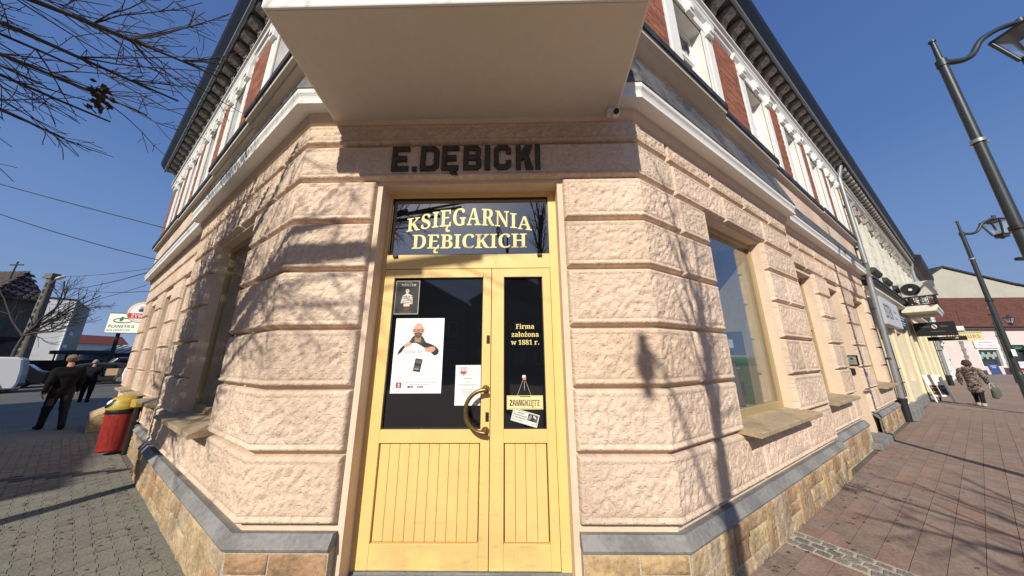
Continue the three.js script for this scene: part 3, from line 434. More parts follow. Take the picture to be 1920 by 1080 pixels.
// the shop door
{
  const zf = -.2, B = (x0, x1, y0, y1, z0, z1, r = .003) => box(x0, x1, y0, y1, z0, z1, r);
  part(house, 'door_backing', box(-1.26, .39, .0, 3.26, -.31, -.3), M.dark);
  const door = part(house, 'shop_door', [B(-1.248, -1.21, .13, 3.246, -.28, zf), B(.311, .388, .13, 3.246, -.28, zf), B(-1.21, .311, 3.196, 3.246, -.28, zf), B(-1.21, .311, 2.462, 2.6, -.28, zf)], M.yellow);
  part(door, 'threshold', [B(-1.25, .39, 0, .128, -.28, -.02, .008), B(-1.25, .39, .1, .142, -.29, -.19, .004)], M.capstone);
  const leaf = (x0, x1, gx0, gx1, n) => {
    const l = part(door, 'door_leaf', [B(x0, gx0, .148, 2.456, -.265, zf + .004), B(gx1, x1, .148, 2.456, -.265, zf + .004), B(gx0, gx1, 2.376, 2.456, -.264, zf + .0035), B(gx0, gx1, .997, 1.097, -.264, zf + .0035), B(gx0, gx1, .148, .313, -.264, zf + .0035)], M.yellow);
    const w = (gx1 - gx0 - .016) / n; for (let i = 0; i < n; i++) { const a = gx0 + .008 + i * w; const s = extr([[a + .0012, -.24], [a + .0012, zf - .0145], [a + .005, zf - .011], [a + w - .005, zf - .011], [a + w - .0012, zf - .0145], [a + w - .0012, -.24]], .667); s.rotateX(-PI / 2); s.scale(1, 1, -1); s.translate(0, .322, 0); s.computeVertexNormals(); part(door, 'panel_board', metreUV(s), M.yellow); }
    part(door, 'board_gap', box(gx0, gx1, .313, .997, -.262, -.245), M.yellowDark);
    part(door, 'glass_pane', box(gx0 + .001, gx1 - .001, 1.098, 2.375, -.235, -.228), M.glassDark);
    part(door, 'glazing_seal', [box(gx0, gx0 + .007, 1.097, 2.376, -.228, -.214), box(gx1 - .007, gx1, 1.097, 2.376, -.228, -.214), box(gx0 + .007, gx1 - .007, 2.369, 2.376, -.228, -.214), box(gx0 + .007, gx1 - .007, 1.097, 1.104, -.228, -.214)], M.black);
    return l;
  };
  leaf(-1.206, -.2265, -1.116, -.301, 10); leaf(-.2215, .3075, -.113, .236, 4);
  part(door, 'transom_glass', box(-1.21, .311, 2.6, 3.196, -.235, -.228), M.glassTransom);
  part(door, 'glazing_seal', [box(-1.21, -1.2, 2.6, 3.196, -.228, -.214), box(.301, .311, 2.6, 3.196, -.228, -.214), box(-1.2, .301, 3.186, 3.196, -.228, -.214), box(-1.2, .301, 2.6, 2.609, -.228, -.214)], M.black);
  for (const x of [-1.125, .218]) part(door, 'transom_hinge', B(x - .022, x + .022, 2.572, 2.598, -.2, -.18), M.black);
  for (const y of [1.814, 1.192]) part(door, 'lock_plate', [B(-.262, -.234, y - .036, y + .036, -.197, -.19, .006), rod([-.248, y + .012, -.19], [-.248, y + .012, -.182], .008), B(-.252, -.244, y - .022, y - .002, -.19, -.187, .001)], M.black);
  const hp = []; for (let i = 0; i <= 14; i++) { const t = PI / 2 + PI * i / 14; hp.push(new V3(-.262 + .155 * Math.cos(t), 1.246 + .16 * Math.sin(t), -.125)); }
  part(door, 'pull_handle', [tube(hp, .0165, 40, 12), ...[1.406, 1.086].flatMap(y => [rod([-.262, y, -.197], [-.262, y, -.12], .014), rod([-.262, y, -.197], [-.262, y, -.186], .034, .03, 20), (() => { const g = new THREE.SphereGeometry(.0172, 12, 8); g.translate(-.262, y, -.125); return g; })()])], M.brass);
  // gilt lettering on the glass
  const gilt = (w, h, cw, ch, draw) => { const c = document.createElement('canvas'); c.width = cw; c.height = ch; const x = c.getContext('2d'); x.fillStyle = '#000'; x.fillRect(0, 0, cw, ch); x.fillStyle = '#fff'; draw(x); const t = new THREE.CanvasTexture(c); return new THREE.MeshStandardMaterial({ color: new THREE.Color().setRGB(.74, .61, .22), roughness: .5, alphaMap: t, transparent: true, alphaTest: .4 }); };
  const arc = (x, text, cx, base, amp, width, size) => { x.font = `bold ${size}px serif`; x.textAlign = 'center'; const tot = x.measureText(text).width, k = width / tot; let p = 0; for (const ch of text) { const w = x.measureText(ch).width, t = ((p + w / 2) / tot - .5) * 2; x.save(); x.translate(cx + t * width / 2, base - amp * (1 - t * t)); x.transform(1, t * .16, 0, 1, 0, 0); x.scale(k * .97, 1 + .42 * (1 - t * t)); x.fillText(ch, 0, 0); x.restore(); p += w; } };
  const tm = gilt(1.26, .5, 1890, 750, x => { arc(x, 'KSIĘGARNIA', 945, 412, 103, 1830, 270); x.font = 'bold 300px serif'; x.textAlign = 'center'; const w = x.measureText('DĘBICKICH').width; x.save(); x.translate(960, 664); x.scale(1660 / w, 1); x.fillText('DĘBICKICH', 0, 0); x.restore(); });
  const tg = new THREE.PlaneGeometry(1.26, .5); tg.translate(-.455, 2.865, -.2262); part(door, 'gilt_lettering', tg, tm);
  const fm = gilt(.3, .24, 600, 480, x => { x.font = 'bold 118px serif'; x.textAlign = 'center'; for (const [t, y, w] of [['Firma', 118, 340], ['założona', 262, 500], ['w 1881 r.', 402, 515]]) { x.save(); x.translate(300, y); x.scale(w / x.measureText(t).width, 1); x.fillText(t, 0, 0); x.restore(); } });
  const fg = new THREE.PlaneGeometry(.29, .232); fg.translate(.073, 1.848, -.2262); part(door, 'gilt_lettering', fg, fm);
}

// ------------------------------------------------------------------ things on the corner house
const UP = new V3(0, 1, 0);
const faceU = (u, y, d) => new THREE.Matrix4().makeBasis(nR, UP, dR.clone().negate()).setPosition(P(Rw(u), y, d));   // a board standing out from the right front, facing down the street towards the corner
const PX = (u, y, d) => P(Rw(u), y, d);
function downpipe(name, label, pts, r, irons) { const b = pts[pts.length - 1]; const t = thing(name, label, 'drainpipe', [b.x, 0, b.z], 'grey drainpipes on the right street front'); part(t, 'pipe', pts.slice(0, -1).map((p, i) => rod(p, pts[i + 1], r, r, 14)), M.zinc); for (const y of irons) { const a = pts[pts.length - 2]; part(t, 'bracket', rod([a.x, y - .03, a.z], [a.x, y + .03, a.z], r + .012, r + .012, 14), M.anthracite); } part(t, 'boot', [rod(b, b.clone().setY(.55), r + .022, r + .022, 14), rod(b.clone().setY(.5), b.clone().setY(.58), r + .035, r + .035, 14)], M.black); return t; }
downpipe('downpipe', 'pale zinc drainpipe at the seam between peach and cream houses', [PX(10.75, 7.5, .2), PX(10.75, 7.1, .1), PX(10.75, 4.3, .1), PX(10.9, 3.9, .06), PX(10.9, .5, -.02), PX(10.9, 0, -.02)], .058, [6.2, 4.8, 3, 1.6]);
{ // camera under the balcony
  const t = thing('security_camera', 'small white and black security camera under the right end of the balcony', 'camera', [.9, 3.8, .16]);
  part(t, 'mount', [rod([.885, 3.9, .1], [.885, 3.84, .1], .03, .03, 14), rod([.885, 3.85, .1], [.9, 3.8, .16], .009)], M.white);
  const g = new RoundedBoxGeometry(.065, .06, .1, 2, .014); g.rotateX(.5); g.rotateY(-.25); g.translate(.9, 3.775, .19); part(t, 'body', g, M.white);
  const l = new THREE.CylinderGeometry(.024, .024, .012, 18); l.rotateX(PI / 2 + .5); l.rotateY(-.25); l.translate(.888, 3.748, .238); part(t, 'lens', l, M.black);
  single('cable', 'thin dark cable looping above the security camera', 'cable', tube([[.9, 3.93, .02], [.905, 3.9, .05], [.89, 3.88, .09], [.895, 3.86, .1]], .003, 12, 5), M.black);
}
{ // plaque and bell on the reveal of the side door
  const m = new THREE.Matrix4().makeBasis(nR, UP, dR.clone().negate());
  const t1 = thing('door_plaque', 'small black framed notice plaque beside the side door', 'plaque', PX(7.7, 1.46, -.3).toArray());
  const fr = [box(-.1, .1, -.11, -.09, 0, .02), box(-.1, .1, .09, .11, 0, .02), box(-.1, -.08, -.09, .09, 0, .02), box(.08, .1, -.09, .09, 0, .02)].map(g => g.applyMatrix4(m.clone().setPosition(PX(7.717, 1.58, -.22)))); part(t1, 'frame', fr, M.black);
  const pb = board(.16, .18, .008); pb.applyMatrix4(m.clone().setPosition(PX(7.712, 1.58, -.22))); part(t1, 'sheet', pb, printMat(128, 144, (x, w, h) => { x.fillStyle = '#8f9384'; x.fillRect(0, 0, w, h); x.fillStyle = '#2c2f2a'; x.fillRect(46, 30, 40, 34); x.fillStyle = '#555'; for (let i = 0; i < 4; i++) x.fillRect(24, 80 + i * 13, 80 - i * 9, 4); }));
  const t2 = thing('doorbell_box', 'black rounded doorbell unit under the framed plaque', 'doorbell', PX(7.717, 1.3, -.25).toArray());
  const g = new RoundedBoxGeometry(.09, .14, .04, 3, .02); g.applyMatrix4(m.clone().setPosition(PX(7.7, 1.34, -.25))); part(t2, 'case', g, M.black); const k = new RoundedBoxGeometry(.05, .06, .012, 2, .006); k.applyMatrix4(m.clone().setPosition(PX(7.676, 1.35, -.25))); part(t2, 'button', k, M.anthracite);
}
// paper on the shop door
const sheetOn = (name, label, cat, w, h, x, y, px, draw, tilt = 0, z = -.2255) => { const g = board(w, h, .0016); g.rotateZ(tilt); g.translate(x, y, z); return single(name, label, cat, g, printMat(px, Math.round(px * h / w), draw, .55)); };
const scrib = (x, x0, y0, w, n, lh, col = '#777', hh = 3) => { x.fillStyle = col; for (let i = 0; i < n; i++) { let p = x0 + (i == n - 1 ? w * .15 : w * .04 * (i % 3)); const end = x0 + w - (i == n - 1 ? w * .2 : w * .05 * ((i * 7) % 4)); while (p < end) { const l = 4 + ((p * 13 + i * 29) % 17); x.fillRect(p, y0 + i * lh, Math.min(l, end - p), hh); p += l + 3; } } };
sheetOn('poster', 'black poster with pale armoured figure at top left of door glass', 'poster', .222, .312, -.998, 2.2, 444, (x, w, h) => {
  x.fillStyle = '#14110f'; x.fillRect(0, 0, w, h); x.strokeStyle = '#d8d4cc'; x.lineWidth = 8; x.strokeRect(6, 6, w - 12, h - 12);
  x.fillStyle = '#d9d4c6'; x.font = 'bold 58px sans-serif'; x.textAlign = 'center'; x.fillText('.TIZELCEM', w / 2 + 10, 104, 340); scrib(x, 130, 36, 220, 1, 10, '#b9b3a6', 10);
  x.fillStyle = '#cfc8b6'; x.beginPath(); x.arc(222, 190, 34, 0, 7); x.fill(); x.fillRect(203, 210, 38, 50); x.beginPath(); x.moveTo(200, 245); x.lineTo(140, 285); x.lineTo(112, 420); x.lineTo(330, 440); x.lineTo(322, 285); x.lineTo(246, 245); x.fill(); x.fillRect(170, 430, 110, 50);
  x.fillStyle = '#14110f'; for (let i = 0; i < 42; i++) { x.beginPath(); x.ellipse(130 + (i * 53) % 190, 275 + (i * 37) % 150, 5 + i % 9, 4 + i % 7, i, 0, 7); x.fill(); } x.fillRect(206, 178, 34, 9); x.fillRect(216, 204, 16, 5);
  scrib(x, 150, 506, 160, 1, 10, '#b03a34', 9); x.fillStyle = '#a8322e'; x.font = 'bold 30px sans-serif'; x.fillText('KSIĄŻKI', w / 2, 552, 170); scrib(x, 60, 580, 320, 1, 10, '#8d867a', 7);
});
sheetOn('poster', 'large white poster of a bald bearded man holding up a sheet', 'poster', .432, .634, -.86, 1.689, 864, (x, w, h) => {
  const bg = x.createLinearGradient(0, 0, 0, h); bg.addColorStop(0, '#d9dad6'); bg.addColorStop(.35, '#eceded'); bg.addColorStop(1, '#f1f1ef'); x.fillStyle = bg; x.fillRect(0, 0, w, h); x.strokeStyle = '#fbfbfa'; x.lineWidth = 22; x.strokeRect(6, 6, w - 12, h - 12);
  x.fillStyle = '#17181a'; x.beginPath(); x.moveTo(70, 640); x.quadraticCurveTo(90, 500, 250, 425); x.quadraticCurveTo(300, 350, 410, 350); x.quadraticCurveTo(520, 350, 560, 425); x.quadraticCurveTo(740, 470, 790, 560); x.quadraticCurveTo(800, 640, 720, 650); x.lineTo(560, 560); x.lineTo(230, 520); x.fill();
  x.fillStyle = '#33343a'; x.beginPath(); x.moveTo(270, 420); x.quadraticCurveTo(300, 290, 400, 300); x.quadraticCurveTo(520, 290, 540, 420); x.quadraticCurveTo(420, 500, 270, 420); x.fill();
  x.fillStyle = '#a9765c'; x.fillRect(355, 330, 110, 90); x.fillStyle = '#c28d70'; x.beginPath(); x.ellipse(412, 215, 88, 128, 0, 0, 7); x.fill(); x.fillStyle = '#d3a185'; x.beginPath(); x.ellipse(406, 150, 66, 58, 0, 0, 7); x.fill();
  x.fillStyle = '#b57e62'; x.beginPath(); x.ellipse(320, 222, 14, 32, 0, 0, 7); x.ellipse(504, 222, 14, 32, 0, 0, 7); x.fill();
  x.fillStyle = '#5b463a'; x.beginPath(); x.moveTo(345, 262); x.quadraticCurveTo(412, 240, 480, 262); x.quadraticCurveTo(474, 350, 412, 352); x.quadraticCurveTo(350, 350, 345, 262); x.fill(); x.fillStyle = '#8d5a4d'; x.beginPath(); x.ellipse(412, 288, 30, 8, 0, 0, 7); x.fill();
  x.strokeStyle = '#1b1b1b'; x.lineWidth = 7; x.strokeRect(342, 196, 60, 34); x.strokeRect(424, 196, 60, 34); x.beginPath(); x.moveTo(402, 208); x.lineTo(424, 208); x.stroke(); x.fillStyle = '#b07b60'; x.beginPath(); x.moveTo(413, 205); x.lineTo(398, 250); x.lineTo(428, 250); x.fill();
  x.fillStyle = '#f4f4f2'; x.beginPath(); x.moveTo(60, 800); x.quadraticCurveTo(150, 500, 250, 470); x.quadraticCurveTo(330, 420, 400, 440); x.quadraticCurveTo(520, 500, 590, 560); x.quadraticCurveTo(760, 640, 800, 860); x.lineTo(820, 1180); x.quadraticCurveTo(700, 1230, 560, 1215); x.lineTo(60, 1215); x.fill();
  x.fillStyle = '#c9967b'; x.beginPath(); x.ellipse(240, 462, 66, 36, -.4, 0, 7); x.fill(); x.beginPath(); x.ellipse(650, 545, 82, 48, -.15, 0, 7); x.fill(); for (let i = 0; i < 4; i++) { x.beginPath(); x.ellipse(566 + i * 4, 520 + i * 19, 40, 9, .1, 0, 7); x.fill(); }
  x.fillStyle = '#2a2a2a'; x.font = '92px serif'; x.textAlign = 'left'; x.fillText('Spotkaj się', 176, 606, 330); scrib(x, 116, 634, 590, 1, 10, '#666', 5);
  x.save(); x.translate(438, 810); x.rotate(.17); x.fillStyle = '#26231f'; x.fillRect(-62, -110, 128, 220); x.fillStyle = '#59524a'; x.fillRect(-48, -92, 100, 62); x.fillStyle = '#8a8378'; x.fillRect(-50, 24, 100, 10); x.fillRect(-50, 50, 90, 30); x.restore();
  scrib(x, 110, 746, 220, 6, 24, '#8a8a8a', 7); scrib(x, 590, 746, 190, 6, 24, '#8a8a8a', 7); for (let i = 0; i < 4; i++) { x.fillStyle = '#555'; x.beginPath(); x.arc(146 + i * 186, 960, 8, 0, 7); x.fill(); scrib(x, 96 + i * 186, 1004, 110, 2, 16, '#a4605c', 6); }
  x.fillStyle = '#a3252c'; x.fillRect(92, 1092, 92, 92); x.fillStyle = '#fff'; x.beginPath(); x.arc(138, 1124, 14, 0, 7); x.fill(); x.fillRect(122, 1146, 32, 8); x.fillRect(118, 1162, 40, 7); scrib(x, 216, 1094, 560, 2, 26, '#555', 10); x.fillStyle = '#444'; x.fillRect(290, 1148, 44, 34); x.fillRect(342, 1152, 50, 26); x.beginPath(); x.arc(470, 1166, 16, 0, 7); x.fill(); x.fillRect(494, 1154, 66, 24);
});
sheetOn('notice_sheet', 'plain white typed notice with red crest behind the brass pull handle', 'notice', .218, .325, -.417, 1.437, 436, (x, w, h) => {
  x.fillStyle = '#dfe2df'; x.fillRect(0, 0, w, h); x.strokeStyle = '#9a8f8c'; x.lineWidth = 8; x.beginPath(); x.moveTo(70, 40); x.lineTo(196, 36); x.lineTo(200, 130); x.lineTo(134, 172); x.lineTo(72, 132); x.closePath(); x.stroke(); x.fillStyle = '#b8444c'; x.beginPath(); x.moveTo(84, 100); x.lineTo(190, 100); x.lineTo(184, 132); x.lineTo(134, 160); x.lineTo(84, 130); x.fill(); x.fillStyle = '#8b8f94'; for (let i = 0; i < 4; i++) x.fillRect(92 + i * 24, 52 - (i % 2) * 8, 14, 46);
  scrib(x, 250, 120, 130, 5, 12, '#b5b8b8', 5); scrib(x, 110, 216, 220, 1, 10, '#555', 9); scrib(x, 180, 272, 80, 1, 10, '#555', 9); scrib(x, 60, 310, 320, 2, 26, '#777', 8); scrib(x, 90, 396, 250, 4, 24, '#8a8a8a', 8);
});
{ // hanging sign
  const t = thing('hanging_sign', 'yellow ZAMKNIĘTE closed sign hanging by a cord in the narrow pane', 'sign', [.06, 1.24, -.22]);
  const g = board(.3, .108, .004); g.translate(.062, 1.298, -.2235);
  part(t, 'plate', g, printMat(720, 260, (x, w, h) => { x.fillStyle = '#f2dc9c'; x.fillRect(0, 0, w, h); x.strokeStyle = '#4a3d24'; x.lineWidth = 6; x.strokeRect(16, 14, w - 32, h - 28); x.font = 'bold 150px sans-serif'; x.textAlign = 'center'; x.lineJoin = 'round'; x.save(); x.translate(w / 2, 182); x.scale(600 / x.measureText('ZAMKNIĘTE').width, 1); x.lineWidth = 10; x.strokeStyle = '#33291a'; x.strokeText('ZAMKNIĘTE', -6, 7); x.fillStyle = '#33291a'; x.fillText('ZAMKNIĘTE', -6, 7); x.fillStyle = '#cfc48c'; x.font = '150px sans-serif'; x.save(); x.scale(1.1, .94); x.fillText('ZAMKNIĘTE', 4, -4, x.measureText('ZAMKNIĘTE').width * .93); x.restore(); x.restore(); }));
  part(t, 'cord', [rod([.05, 1.48, -.2248], [.0, 1.352, -.2248], .0014), rod([.066, 1.48, -.2248], [.115, 1.352, -.2248], .0014), rod([.056, 1.48, -.2248], [.06, 1.39, -.2248], .001), rod([.062, 1.48, -.2248], [.06, 1.39, -.2248], .001)], std([.55, .52, .45]));
  part(t, 'slot', box(.02, .11, 1.341, 1.347, -.2216, -.2208), M.black);
  const s = thing('suction_hook', 'small pink and white suction hook holding the sign cord', 'hook', [.058, 1.48, -.22]); part(s, 'base', box(.043, .073, 1.487, 1.515, -.226, -.216, .004), M.white); part(s, 'clip', box(.047, .075, 1.475, 1.497, -.216, -.211, .003), std([.65, .17, .19], .5));
  sheetOn('warning_card', 'tilted white surveillance notice card under the yellow sign', 'card', .222, .098, .062, 1.18, 640, (x, w, h) => { x.fillStyle = '#d5d8cd'; x.fillRect(0, 0, w, h); x.strokeStyle = '#5a4030'; x.lineWidth = 8; x.strokeRect(40, 22, w - 64, h - 70); x.fillStyle = '#20261f'; x.font = 'bold 46px sans-serif'; x.textAlign = 'center'; x.fillText('Obiekt', 205, 84); x.fillText('monitorowany', 205, 138, 300); x.fillText('całodobowo', 205, 192, 280); x.fillStyle = '#2c302d'; x.fillRect(380, 34, 226, 150); x.fillStyle = '#8b948d'; x.beginPath(); x.ellipse(430, 110, 34, 60, .3, 0, 7); x.fill(); x.fillStyle = '#cfd4cc'; x.beginPath(); x.ellipse(540, 80, 46, 22, .5, 0, 7); x.fill(); x.fillStyle = '#555c55'; x.beginPath(); x.ellipse(560, 140, 40, 26, -.4, 0, 7); x.fill(); x.fillStyle = '#f5f2ee'; x.fillRect(300, 196, 190, 62); x.strokeStyle = '#d46a60'; x.lineWidth = 5; x.beginPath(); x.moveTo(320, 240); x.lineTo(470, 214); x.stroke(); }, -.27, -.2225);
}
// display in the right-hand shop window
{
  const D = (name, label, cat, u, y, d, w, h, draw, lean = 0) => { const g = board(w, h, .012); g.rotateX(-lean); g.rotateY(-PI / 2.6); g.translate(0, y + h / 2, d); onWall(g, Rw(u)); return single(name, label, cat, g, printMat(512, Math.round(512 * h / w), draw)); };
  D('display_poster', 'green printed poster low in the big right shop window', 'poster', 2.12, 1.1, -.52, .62, .56, (x, w, h) => { x.fillStyle = '#1e5a35'; x.fillRect(0, 0, w, h); x.fillStyle = '#2f7a49'; x.fillRect(0, 0, w, 60); scrib(x, 130, 110, 300, 4, 26, '#cfe0cd', 9); x.fillStyle = '#122c1f'; x.fillRect(60, 240, w - 120, 150); x.fillStyle = '#7d9a86'; for (let i = 0; i < 26; i++) { x.beginPath(); x.arc(90 + (i * 71) % 330, 260 + (i * 37) % 110, 4 + i % 8, 0, 7); x.fill(); } });
  D('display_poster', 'dark blue poster with white print above the green window poster', 'poster', 2.2, 1.68, -.55, .62, .3, (x, w, h) => { x.fillStyle = '#171c30'; x.fillRect(0, 0, w, h); x.fillStyle = '#3a2340'; x.fillRect(20, 20, 220, 190); x.fillStyle = '#c9d2dc'; x.fillRect(60, 100, 130, 60); x.fillRect(300, 80, 120, 90); x.fillStyle = '#2b3a55'; x.beginPath(); x.arc(350, 125, 30, 0, 7); x.fill(); scrib(x, 40, 50, 420, 1, 10, '#9aa4b8', 10); scrib(x, 30, 222, 420, 1, 10, '#a86a55', 12); });
  const bk = box(-.16, .16, 0, .52, -.02, .02, .01); bk.rotateX(-.25); bk.rotateY(-1.0); bk.translate(0, 1.1, -.36); single('display_board', 'black leaning display board inside the right shop window', 'display board', onWall(bk, Rw(1.85)), M.black);
}
// ------------------------------------------------------------------ the cream house further along the right street
{
  const U0 = 10.97, U1 = 29.2, base = PX(20, 0, -.1);
  const h = thing('cream_building', 'cream terraced house with white stuccoed upper floor beyond the peach house', 'building', [base.x, 0, base.z]);
  const B = (u0, u1, y0, y1, d0, d1, r = 0) => fbox(Rw(u0), Rw(u1), y0, y1, d0, d1, r);
  const ops = [[11.3, 12.7, .45, 2.45], [14.9, 16.2, .8, 2.5], [18.0, 19.3, .1, 2.75], [20.4, 22.0, .1, 2.5], [23.4, 24.8, .8, 2.5], [26.2, 27.6, .1, 2.5]], w2 = [12.6, 14.9, 17.2, 19.5, 21.8, 24.1, 26.4].map(u => [u, u + 1.0, 4.55, 6.4]);
  part(h, 'lower_wall', [wallSheet(Rw(U0), Rw(U1), 0, 3.75, -.1, ops.map(toR)), ...ops.map(o => reveal(...toR(o), -.1, -.5)), ...[13.3, 17.0, 19.8, 22.6, 25.5, 28.4].map(u => B(u, u + .55, .3, 3.2, -.1, -.03, .01))], M.cream);
  part(h, 'upper_wall', [wallSheet(Rw(U0), Rw(U1), 3.75, 7.66, -.02, w2.map(toR)), ...w2.map(o => reveal(...toR(o), -.02, -.2))], M.offwhite);
  for (const o of ops) { const w = part(h, o[2] > .3 ? 'shop_window' : 'shop_door', [B(o[0], o[0] + .07, o[2], o[3], -.48, -.42), B(o[1] - .07, o[1], o[2], o[3], -.48, -.42), B(o[0] + .07, o[1] - .07, o[3] - .08, o[3], -.478, -.422), B((o[0] + o[1]) / 2 - .035, (o[0] + o[1]) / 2 + .035, o[2], o[3] - .08, -.478, -.424), B(o[0] + .07, o[1] - .07, o[3] - .5, o[3] - .42, -.477, -.423)], o[2] < .2 ? M.dark : M.sheet); part(w, 'pane', B(o[0], o[1], o[2], o[3], -.47, -.46), M.glassFar); }
  for (const o of w2) { const w = part(h, 'upper_window', [B(o[0] - .16, o[0], 4.45, 6.5, -.02, .03), B(o[1], o[1] + .16, 4.45, 6.5, -.02, .03), B(o[0] - .16, o[1] + .16, 6.4, 6.56, -.02, .045)], M.offwhite); part(w, 'hood', [mould([[0, 6.62], [.09, 6.66], [.13, 6.76], [0, 6.82]], Rw(o[0] - .25), Rw(o[1] + .25)), ...[o[0] - .12, o[1] + .12].map(c => B(c - .07, c + .07, 6.3, 6.64, 0, .09, .02)), B((o[0] + o[1]) / 2 - .1, (o[0] + o[1]) / 2 + .1, 6.45, 6.68, .02, .1, .02)], M.ornament); part(w, 'sill', mould([[0, 4.3], [.06, 4.33], [.1, 4.4], [.105, 4.46], [0, 4.48]], Rw(o[0] - .2), Rw(o[1] + .2)), M.sheet);
    part(w, 'frame', [B(o[0], o[0] + .06, o[2], o[3], -.19, -.14), B(o[1] - .06, o[1], o[2], o[3], -.19, -.14), B((o[0] + o[1]) / 2 - .03, (o[0] + o[1]) / 2 + .03, o[2], o[3], -.19, -.142), B(o[0], o[1], 5.7, 5.78, -.188, -.144)], M.white); part(w, 'pane', B(o[0], o[1], o[2], o[3], -.18, -.172), M.glassFar); }
  for (let k = 0; k <= w2.length; k++) { const a = k ? w2[k - 1][1] + .18 : U0 + .05, e = k < w2.length ? w2[k][0] - .18 : U1 - .1; for (let r = 0; r < 8; r++) { const n = Math.max(1, Math.round((e - a) / .62)), off = r % 2 ? .5 : 0; for (let i = 0; i < n; i++) { const x0 = a + (e - a) * i / n, x1 = a + (e - a) * (i + 1) / n; part(h, 'stucco_block', B(x0 + .012, x1 - .012, 4.5 + r * .29 + .01, 4.79 + r * .29 - .008, -.02, .012 + rr(0, .012), .008), M.offwhite); } } }
  for (const [y, d] of [[3.56, .0], [3.74, .06]]) part(h, 'belt_cornice', mould([[-.12, y], [d + .03, y + .01], [d + .08, y + .05], [d + .085, y + .1], [-.12, y + .14]], Rw(U0), Rw(U1)), y > 3.6 ? M.sheet : M.offwhite);
  part(h, 'belt_flashing', mould([[.04, 3.885], [.155, 3.885], [.157, 3.93], [-.1, 4.05]], Rw(U0), Rw(U1)), M.sheet);
  part(h, 'architrave', mould([[-.02, 7.04], [.03, 7.05], [.04, 7.1], [.07, 7.12], [.08, 7.17], [.11, 7.19], [.11, 7.23], [-.02, 7.25]], Rw(U0), Rw(U1)), M.offwhite);
  part(h, 'eaves', [mould([[-.02, 7.63], [.3, 7.63], [.305, 7.68], [-.02, 7.7]], Rw(U0), Rw(U1)), mould([[-.02, 7.46], [.03, 7.47], [.035, 7.63], [-.02, 7.63]], Rw(U0), Rw(U1))], M.sheet);
  part(h, 'gutter', mould([[.285, 7.6], [.305, 7.585], [.33, 7.6], [.335, 7.66], [.29, 7.66]], Rw(U0), Rw(U1)), M.zinc);
  part(h, 'roof', mould([[.33, 7.64], [.42, 7.78], [.44, 7.84], [.44, 7.9], [-1.5, 8.6], [-1.5, 7.72]], Rw(U0), Rw(U1)), M.roof);
  const bg = new RoundedBoxGeometry(.17, .2, .26, 2, .03); bg.translate(0, 7.52, .13); const bh = metreUV(bg); for (let u = U0 + .2; u < U1; u += .4) place(h, 'eave_bracket', bh, M.ornament, frame(Rw(u)));
  for (const g of [B(U0, 11.28, 0, .42, -.1, -.02, .01), B(12.92, 17.9, 0, .3, -.1, -.02, .01), B(19.35, 20.3, 0, .25, -.1, -.02, .01), B(22.1, 26.1, 0, .25, -.1, -.02, .01), B(27.7, U1, 0, .25, -.1, -.02, .01)]) part(h, 'plinth', g, M.capstone);
  part(h, 'door_step', B(11.1, 12.9, 0, .28, -.45, .12, .012), M.capstone);
  part(h, 'far_end', [quad(PX(U1, 0, -.1).toArray(), PX(U1, 0, -6).toArray(), PX(U1, 7.6, -6).toArray(), PX(U1, 7.6, -.02).toArray())], M.offwhite);
  const grille = []; for (let i = 0; i < 5; i++) grille.push(rod(PX(11.35 + i * .3, .5, -.08), PX(11.35 + i * .3, 2.4, -.08), .012)); grille.push(rod(PX(11.3, 1.3, -.06), PX(12.7, 1.3, -.06), .016), rod(PX(11.3, .9, -.06), PX(12.7, .9, -.06), .016)); part(h, 'door_grille', grille, M.anthracite);
  // signs on it
  const flatSign = (name, label, u0, u1, y0, y1, d, tex, th = .08) => { const g = board(u1 - u0, y1 - y0, th); g.translate(0, (y0 + y1) / 2, d); return single(name, label, 'shop sign', onWall(g, Rw((u0 + u1) / 2)), tex); };
  flatSign('shop_sign', 'pale grey shop sign with big black letters above the first cream shop door', 11.05, 14.3, 2.56, 3.36, .02, printMat(1024, 256, (x, w, h) => { x.fillStyle = '#b9bac0'; x.fillRect(0, 0, w, h); x.fillStyle = '#3c3a44'; x.font = 'bold 190px sans-serif'; x.fillText('ISTEN', 60, 196, 450); x.fillStyle = '#5b5962'; x.font = 'bold 52px sans-serif'; scrib(x, 570, 90, 330, 1, 22, '#77757f', 22); scrib(x, 600, 160, 250, 1, 22, '#77757f', 20); }), .22);
  flatSign('shop_sign', 'small dark blue framed sign with white print under the belt cornice', 14.95, 17.1, 2.66, 3.26, -.0, printMat(512, 150, (x, w, h) => { x.fillStyle = '#23283c'; x.fillRect(0, 0, w, h); x.strokeStyle = '#10131f'; x.lineWidth = 10; x.strokeRect(4, 4, w - 8, h - 8); scrib(x, 50, 34, 400, 2, 24, '#b9bfd6', 12); scrib(x, 80, 88, 330, 2, 22, '#b9bfd6', 10); }));
  downpipe('downpipe', 'far zinc drainpipe at the end of the cream house', [PX(29, 7.5, .2), PX(29, 7.1, .12), PX(29, .5, .1), PX(29, 0, .1)], .075, [6, 4, 2]);
}
